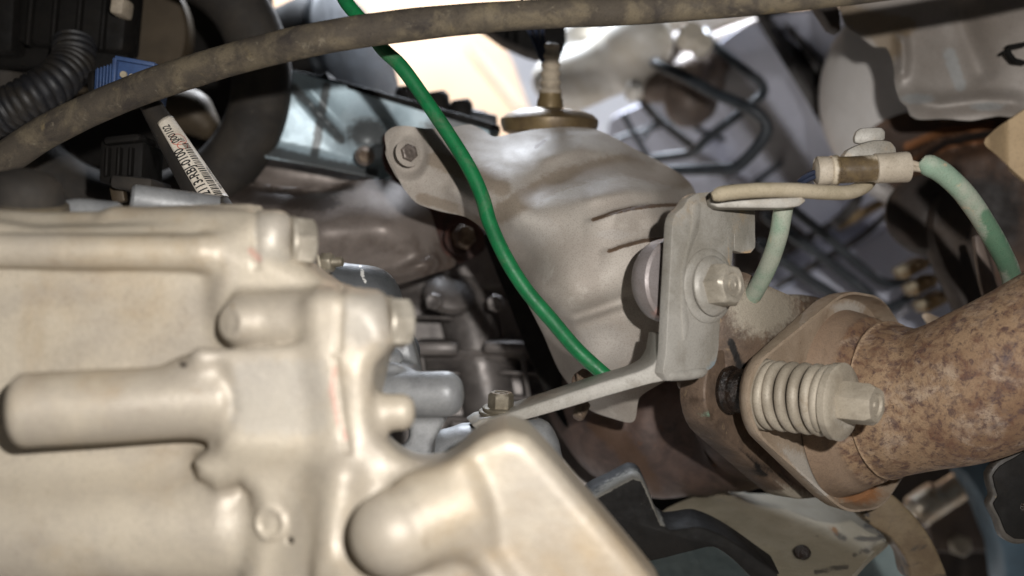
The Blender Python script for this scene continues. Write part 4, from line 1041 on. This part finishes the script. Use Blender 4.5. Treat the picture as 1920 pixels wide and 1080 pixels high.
# ------------------------------------------------------------------ upper right background: master cylinder, brake lines
def master(X):
    Q = P
    D = d_caps(X, Q(1040, 150, .92), Q(1190, 92, .90), M(44, .9))
    D = s_min(D, d_caps(X, Q(1075, 190, .93), Q(1180, 140, .90), M(22, .9)), .02)
    D = s_min(D, d_ell(X, Q(1195, 85, .88), (M(66, .9), .04, M(62, .9))), .02)
    D = s_min(D, d_caps(X, Q(1090, 60, .93), Q(1050, 95, .93), M(34, .9)), .012)
    D = s_min(D, d_caps(X, Q(1200, 60, .92), Q(1420, 30, .95), M(36, .9)), .02)
    D = s_min(D, d_caps(X, Q(1180, 120, .88), Q(1195, 168, .88), M(20, .9)), .014)
    return D
t = Thing("master_cylinder", "blurred ivory lobed casting in the daylight right of the sensor boot", "casting")
g = nets(master, P(980, 260, .95) * [1, 0, 1] + [0, .80, 0], P(1470, -40, .95) * [1, 0, 1] + [0, 1.02, 0], .0042)
t.part("body", g, MT['ivory'], angle=180)
for x, y, r_ in ((1290, 78, 24), (1312, 95, 18), (1185, 178, 15)): t.part("boss", lathe(P(x, y, .85), (.1, -.8, .3), [(0, M(r_, .85)), (.012, M(r_, .85)), (.015, M(r_ * .8, .85)), (.015, 0)], 28), MT['ivory'])
t.finish()
def valve(X):
    D = d_caps(X, P(1225, 165, .88), P(1300, 130, .88), M(30, .88))
    D = s_min(D, d_ell(X, P(1300, 195, .88), (M(45, .88), .03, M(38, .88))), .012)
    D = s_min(D, d_caps(X, P(1280, 95, .90), P(1330, 120, .90), M(38, .9)), .012)
    D = s_min(D, d_caps(X, P(1340, 90, .92), P(1430, 60, .92), M(30, .9)), .012)
    D = s_min(D, d_caps(X, P(1330, 150, .92), P(1440, 130, .95), M(26, .9)), .012)
    return s_max(D, -d_ell(X, P(1280, 140, .85), (.010, .02, .008)), .004)
one("valve_block", "blurred brown-grey lumpy valve body behind the upper brake lines", "valve", nets(valve, P(1180, 260, .92) * [1, 0, 1] + [0, .82, 0], P(1490, 10, .92) * [1, 0, 1] + [0, 1.0, 0], .004), MT['brown'], 180)
one("drain_cup", "blurred rounded grey drain cup under the valve body", "cup", lathe(P(1292, 190, .87), (0, -.15, -1), [(-.01, .018), (.004, .019), (.012, .016), (.018, .010), (.020, 0)], 36), MT['brown'])
BL = "upper brake lines"
def line(pts, r, label, m='tubeblk', n=60, name="brake_line"): one(name, label, "brake line", tube(pts, r, n, 12), MT[m])
line([(1226, 116, .83), (1240, 124, .80), (1289, 146, .78), (1339, 174, .77), (1383, 193, .76), (1415, 209, .755), (1433, 227, .755), (1437, 248, .755), (1416, 280, .76), (1390, 306, .765), (1372, 316, .77), (1320, 318, .78), (1240, 319, .80)], 10.5, "blurred dark brake line with a rounded hook bend, nearest of the upper pair")
line([(1322, 56, .88), (1330, 72, .86), (1352, 96, .85), (1399, 133, .84), (1425, 153, .84), (1432, 172, .84), (1412, 193, .84), (1371, 225, .85), (1327, 259, .86), (1305, 281, .87), (1288, 289, .88), (1215, 298, .90)], 8.6, "blurred dark brake line with a tight elbow at the top, behind the hooked one")
line([(1168, 212, .95), (1180, 235, .95), (1194, 259, .95), (1218, 300, .95)], 6, "thin dark brake line crossing the bright patch above the heat shield")
line([(1232, 222, .96), (1206, 262, .96)], 4.5, "very thin short line crossing the bright patch beside the heat shield")
line([(1150, 262, 1.0), (1200, 246, 1.0), (1262, 232, 1.0)], 4, "hair-thin dark line crossing the bright patch from the left")
line([(1240, 150, .95), (1262, 200, .95), (1300, 236, .95), (1360, 262, .96)], 5, "thin dark line curving down from the valve body behind the hooked pair")
line([(1500, 250, .95), (1470, 300, .95), (1400, 352, .95), (1340, 400, .95)], 6, "thin dark line in the shade between the hooked pair and the tray")
one("thin_conduit", "thin black ribbed conduit running down behind the upper brake lines", "conduit", tube([(1196, 178, .93), (1226, 215, .93), (1264, 247, .93), (1298, 274, .93)], 9, 160, 14, corr=(.0042, .22)), MT['loom'])
one("thin_conduit", "pale grey ribbed conduit below the elbowed brake lines", "conduit", tube([(1300, 284, .93), (1339, 310, .93), (1371, 332, .93), (1410, 352, .94)], 12, 160, 14, corr=(.0046, .22)), MT['loomlight'])
# added dark plate painting the shade of a cavity between the brake lines and the struts
t = Thing("cavity_shade", "blurred dark brown plate painted for the cavity shade between the hooked brake lines and the struts", "shade_plate")
k = t.part("rib", pplate([(1330, 90), (1400, 70), (1470, 150), (1560, 300), (1590, 400), (1530, 370), (1470, 270), (1390, 170)], .97, (0, .03, 0), .004), MT['darkbrown'])
for x, y in ((1420, 140), (1490, 250), (1540, 340)): t.part("bolt", hexhead(P(x, y, .965), (0, -1, .2), .008, .007, .3), MT['brown'], k)
t.part("flange", pplate([(1326, 92), (1336, 88), (1478, 268), (1536, 372), (1522, 372), (1462, 272)], .962, (0, .02, 0), .001), MT['dgrey'], k)
t.finish()
# dark struts
t = Thing("dark_strut", "pair of dark channel struts slanting down left of the white drum", "strut")
t.part("channel", pplate([(1408, 20), (1424, 20), (1580, 262), (1590, 300), (1572, 290)], .80, (.012, .012, 0), .0008, smooth=False), MT['dgrey'])
t.part("web", pplate([(1424, 20), (1475, 16), (1600, 210), (1600, 290), (1586, 280)], .815, (0, .01, 0), .0008, smooth=False), MT['black'])
t.part("channel", pplate([(1468, 40), (1480, 40), (1585, 190), (1600, 220), (1588, 225)], .80, (.01, .012, 0), .0008, smooth=False), MT['dgrey'])
t.finish()
one("firewall_pad", "dark blue-grey pad behind the top of the struts", "pad", sheet([(1455, 20), (1600, 10), (1600, 220), (1560, 200), (1500, 110)], 1.0, .01, 30, smooth=False), MT['bluegrey'])
one("wedge_bracket", "small dark wedge bracket at the top corner of the white drum", "bracket", pplate([(1520, -10), (1566, -12), (1576, 30), (1577, 58), (1560, 50)], .56, (0, .012, 0), .0008, smooth=False), MT['darkbrown'])

# ------------------------------------------------------------------ right: white drum, tunnel shield, rusty ring
o = P(1770, 170, .72); a = unit((-.42, -.9, .02)); R = M(232, .72)
g = lathe(o, a, [(-.05, R * .99), (-.02, R), (.004, R * .985), (.018, R * .92), (.030, R * .78), (.037, R * .5), (.039, 0)], 72)
one("booster_drum", "smooth white rounded drum behind the wrinkled shield at the upper right", "drum", g, MT['drum'])
def foil_d(p):
    d = .60 - (p[:, 0] - 1600) * .00012
    d = d + .0022 * np.sin(p[:, 0] / 66. + .6) * np.sin(p[:, 1] / 60. + .8) + bump_line([(1700, 190), (1760, 198), (1850, 188), (1930, 195)], 16, -.004)(p)
    d = d + bump_line([(1690, 60), (1694, 110), (1690, 150)], 10, -.004)(p) + bump_line([(1800, -10), (1815, 70), (1850, 160)], 26, .003)(p)
    return d
g = sheet([(1574, -30), (1578, 30), (1588, 52), (1612, 68), (1640, 88), (1660, 88), (1670, 104), (1676, 128), (1678, 160), (1688, 190), (1700, 200), (1706, 216), (1722, 224), (1770, 223), (1820, 226), (1870, 218), (1950, 214), (1950, -30)], foil_d, .0012, 7)
g.mask('m1', line_mask([(1585, 20), (1650, 60), (1670, 90)], 26)).mask('m1', line_mask([(1600, 30), (1700, 50)], 22)).mask('m3', spot_mask(1720, 185, 40, 12)).mask('m3', spot_mask(1850, 200, 40, 10)).mask('m3', line_mask([(1780, 100), (1800, 160)], 14))
t = Thing("tunnel_shield", "wrinkled dirty grey sheet-metal shield across the upper right corner", "heat shield")
k = t.part("sheet", g, MT['foil'], angle=60)
for pts in ([(1890, 84), (1922, 78), (1924, 86), (1896, 92)], [(1884, 94), (1893, 88), (1898, 100), (1906, 110), (1902, 116), (1894, 106)], [(1880, 96), (1886, 92), (1888, 98), (1882, 101)], [(1902, 108), (1924, 114), (1924, 120), (1904, 117)]):
    t.part("slot", pplate(pts, .553, (0, .004, 0), 0, smooth=False), MT['black'], k)
t.finish()
def ringd(p): return .68 - .0001 * (p[:, 0] - 1650) + bump_line([(1690, 300), (1760, 262), (1850, 244), (1940, 240)], 9, -.010)(p) + bump_line([(1690, 335), (1760, 285), (1850, 266), (1940, 262)], 12, .010)(p)
g = sheet([(1630, 250), (1700, 210), (1800, 205), (1950, 200), (1950, 640), (1800, 640), (1790, 470), (1740, 380), (1660, 340)], ringd, .003, 9)
g.mask('m1', line_mask([(1700, 275), (1770, 246), (1860, 236)], 9)).mask('m1', line_mask([(1710, 305), (1780, 272), (1860, 258)], 7)).mask('m2', line_mask([(1700, 320), (1770, 270), (1860, 250)], 8)).mask('m2', spot_mask(1850, 400, 90, 90))
one("rusty_tunnel", "brown rusted ribbed steel under the wrinkled shield at the right", "panel", g, MT['brownrust'], 60)
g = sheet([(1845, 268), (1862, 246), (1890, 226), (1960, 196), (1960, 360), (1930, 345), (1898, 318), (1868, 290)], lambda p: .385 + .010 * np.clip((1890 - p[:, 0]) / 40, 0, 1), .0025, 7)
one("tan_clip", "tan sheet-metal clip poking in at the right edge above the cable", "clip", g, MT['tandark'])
one("arm_rubber", "dark round rubber bush behind the dusty cable at the right", "bush", lathe(P(1735, 400, .62), unit((-.4, -.9, .1)), [(-.03, .020), (0, .0215), (.006, .020), (.009, .014), (.009, 0)], 40), MT['darkbrown'])
one("steel_strap", "dark brown steel strap sloping down between the clips and the dusty cable", "strap", pplate([(1770, 360), (1830, 390), (1880, 560), (1900, 640), (1840, 640), (1800, 560), (1750, 440)], .60, (0, .02, 0), .002), MT['darkbrown'])
one("tin_strip", "thin brown-grey blade beside the dusty cable above the rusted pipe", "strip", pplate([(1828, 442), (1838, 440), (1858, 500), (1890, 600), (1868, 610), (1842, 540)], .54, (0, .004, 0), .0005), MT['brown'])

# ------------------------------------------------------------------ lower brake lines and beam behind the flange
t = Thing("grey_beam", "blurred grey painted box beam behind the lower brake lines", "beam")
t.part("face", pplate([(1440, 556), (1560, 488), (1700, 405), (1760, 440), (1830, 560), (1830, 680), (1480, 680)], (.93, -.0001, 0), (0, .03, 0), .003, smooth=False), MT['body'])
t.part("top", pplate([(1430, 540), (1560, 468), (1706, 388), (1704, 400), (1560, 484), (1440, 552)], .935, (0, .05, .01), .002, smooth=False), MT['body'])
t.finish()
one("dark_backing", "dark brown sheet behind the lower brake lines under the bracket tray", "panel", sheet([(1370, 350), (1560, 330), (1700, 330), (1720, 420), (1460, 570), (1380, 640)], 1.0, .01, 40, smooth=False), MT['darkbrown'])  # flat dark sheet behind the lower lines
line([(1440, 352, .80), (1491, 396, .80), (1553, 446, .80), (1600, 488, .80), (1631, 514, .80), (1650, 528, .80), (1672, 532, .80), (1705, 522, .80)], 9, "blurred lower brake line reaching the topmost tan clip")
line([(1430, 400, .82), (1475, 434, .82), (1553, 491, .81), (1615, 540, .80), (1646, 568, .80), (1662, 576, .80), (1682, 572, .80), (1720, 548, .80)], 10, "blurred lower brake line reaching the middle tan clip")
line([(1420, 452, .80), (1464, 487, .80), (1514, 522, .80), (1569, 556, .80), (1640, 606, .80)], 10, "blurred lower brake line hidden soonest by the flange rim")
line([(1452, 540, .86), (1530, 494, .86), (1620, 440, .86), (1690, 372, .86)], 6.5, "grey line running up to the right across the lower brake lines", 'dgrey')
line([(1430, 488, .88), (1490, 458, .88), (1560, 420, .88)], 7, "short grey line crossing above the lower brake lines", 'dgrey')
line([(1562, 420, .84), (1580, 408, .84), (1600, 386, .84), (1612, 360, .84)], 10, "stubby dark pipe end with a collar under the tray", 'dgrey')
line([(1695, 380, .74), (1712, 410, .74), (1736, 448, .74), (1748, 474, .74), (1738, 500, .74)], 10, "blue bent brake line entering the clips from above", 'tubeblue')
line([(1668, 606, .78), (1706, 574, .78), (1760, 540, .78)], 6, "pale grey line running into the lowest tan clip", 'loomlight')
one("thin_conduit", "brown ribbed conduit in the shade right under the bracket tray", "conduit", tube([(1570, 425, .86), (1620, 398, .86), (1680, 366, .86)], 10, 140, 14, corr=(.0046, .2)), MT['clip'])
for i, (x, y, lab) in enumerate(((1716, 502, "topmost tan pipe clip under the blue bent line"), (1734, 534, "middle tan pipe clip of the blurred row"), (1755, 566, "lowest tan pipe clip, just above the curled tin edge"))):
    t = Thing("pipe_clip", lab, "clip", "blurred pipe clips")
    k = t.part("block", pbox(x - 26, y - 12, x + 26, y + 12, .73, .75, -28, .002), MT['clip'])
    t.part("jaw", pbox(x - 32, y - 4, x - 10, y + 8, .722, .732, -28, .0012), MT['tan'], k); t.part("jaw", pbox(x + 8, y - 14, x + 28, y - 4, .722, .732, -28, .0012), MT['clip'], k)
    t.finish()
one("line_fitting", "bright blue pipe fitting right of the clips", "fitting", tube([(1765, 555, .76), (1785, 543, .76), (1812, 528, .76)], 12, 12, 14), MT['tubeblue'])
one("line_fitting", "black pipe fitting above the blue one, right of the clips", "fitting", tube([(1755, 515, .76), (1778, 500, .76), (1800, 488, .76)], 12, 12, 14), MT['tubeblk'])
one("curled_tin", "thin curled tin edge peeping over the rusted pipe", "shield edge",
    sheet([(1728, 592), (1740, 587), (1758, 594), (1772, 597), (1792, 586), (1812, 575), (1840, 570), (1880, 568), (1880, 660), (1760, 660), (1748, 618)], lambda p: .56 + .0 * p[:, 0] + .004 * np.sin(p[:, 0] / 14.), .0015, 6), MT['lipflange'])

# ------------------------------------------------------------------ lower right: crossmember and brackets
xm = Thing("crossmember", "dusty chipped chassis crossmember with a black front lip, below the flange", "crossmember")
def xd(p): return .585 - (p[:, 1] - 920) * .00062 + .00004 * (p[:, 0] - 1400)
g = sheet([(1228, 972), (1260, 948), (1362, 911), (1400, 924), (1440, 926), (1520, 932), (1640, 920), (1690, 960), (1672, 1006), (1630, 1044), (1580, 1090), (1480, 1090), (1430, 1054), (1390, 1026), (1350, 1003), (1311, 988), (1250, 990)], xd, .003, 9)
g.mask('m1', spot_mask(1502, 1036, 20, 15)).mask('m1', line_mask([(1606, 1010), (1640, 1012), (1668, 998)], 6)).mask('m1', line_mask([(1622, 985), (1652, 992)], 5)).mask('m1', line_mask([(1530, 1072), (1590, 1062)], 5)).mask('m1', line_mask([(1566, 998), (1584, 1012)], 6)).mask('m1', line_mask([(1600, 1040), (1640, 1028)], 4)).mask('m2', line_mask([(1556, 988), (1570, 998)], 5))
k = xm.part("top_plate", g, MT['xplate'], angle=60)
xm.part("hole", lathe(P(1505, 1036, .508), (.1, -.9, .8), [(0, .0036), (.0006, .0036), (.0006, 0)], 24), MT['oil'], k)
g = pplate([(1100, 945), (1150, 916), (1187, 897), (1202, 900), (1214, 920), (1228, 955), (1240, 984), (1256, 994), (1285, 991), (1311, 988), (1350, 1002), (1389, 1025), (1428, 1053), (1480, 1095), (1425, 1095), (1373, 1049), (1338, 1027), (1300, 1034), (1272, 1041), (1218, 1054), (1160, 1060), (1090, 1020)], .490, (.0, .022, .004), .0012)
g.mask('m1', line_mask([(1100, 942), (1150, 914), (1187, 895), (1204, 900), (1224, 945), (1241, 984)], 4)).mask('m1', spot_mask(1183, 971, 5, 9))
xm.part("front_lip", g, MT['xblack'], angle=50)
g = pplate([(1636, 926), (1670, 926), (1709, 961), (1740, 1000), (1765, 1050), (1775, 1095), (1715, 1095), (1700, 1050), (1670, 1008), (1640, 990), (1615, 960)], .520, (.0, .02, .0), .0012)
xm.part("end_arc", g, MT['rustarc'], angle=50)
xm.finish()
g = sheet([(1210, 1000), (1330, 960), (1480, 960), (1700, 990), (1760, 1110), (1150, 1110)], .80, .01, 60, smooth=False)
one("splash_tray", "pale teal plastic tray glimpsed under the crossmember", "tray", g, MT['teal'])
t = Thing("black_hanger", "black worn hanger bracket with a notched edge at the right edge, lower corner", "bracket")
g = pplate([(1853, 890), (1868, 868), (1890, 854), (1960, 826), (1960, 1010), (1920, 1020), (1900, 1020), (1880, 1008), (1868, 975), (1853, 944), (1862, 929), (1856, 912)], .47, (0, .006, 0), .001)
k = t.part("plate", g, MT['xedge'], angle=50)
t.part("face", pplate([(1862, 893), (1876, 874), (1900, 860), (1962, 835), (1962, 1003), (1920, 1011), (1903, 1010), (1888, 1000), (1876, 972), (1863, 944), (1872, 930), (1866, 912)], .4685, (0, .0012, 0), .0004), MT['xblack'], k)
t.part("hole", lathe(P(1921, 951, .4684), (0, -1, 0), [(0, .002), (.0004, .002), (.0004, 0)], 20), MT['oil'], k)
t.finish()
t = Thing("torque_rod", "blurred pale polished rod with a tan collar behind the lower right corner", "rod")
g = tube([(1690, 985, .80), (1740, 950, .80), (1800, 912, .80), (1860, 872, .80)], 27, 24, 28); g.mask('m1', spot_mask(1725, 975, 18, 30)); t.part("rod", g, MT['shinytube'])
t.part("collar", tube([(1706, 968, .80), (1740, 945, .80), (1770, 926, .80)], 32, 12, 28), MT['shinytube'])
t.finish()
one("blue_rail", "blue-grey painted rail running down behind the black hanger bracket", "rail", pplate([(1780, 868), (1860, 820), (1960, 800), (1960, 1110), (1890, 1110), (1880, 1030), (1840, 930), (1812, 890)], .72, (0, .03, 0), .002, smooth=False), MT['bluegrey'])
t = Thing("lower_plate", "dim grey plate with a hex bolt at the lower right corner", "plate")
k = t.part("plate", pplate([(1740, 990), (1790, 940), (1860, 930), (1890, 1020), (1890, 1036), (1750, 1036)], .82, (0, .03, 0), .002, smooth=False), MT['brown'])
t.part("bolt", hexhead(P(1797, 1022, .815), (0, -1, .1), M(20, .815), .008, .2), MT['spring'], k)
t.finish()
one("under_panel", "dark brown backing sheet behind the rod and plate at the lower right", "panel", sheet([(1480, 860), (1960, 760), (1960, 1130), (1440, 1130)], .92, .01, 60, smooth=False), MT['darkbrown'])  # dark sheet filling the view behind the rod
one("gap_backing", "added black sheet for the dark gap behind the converter outlet", "panel", sheet([(1000, 720), (1420, 680), (1500, 1000), (1000, 1130)], .84, .01, 60, smooth=False), MT['black'])  # added black sheet, stands in for shade behind the outlet
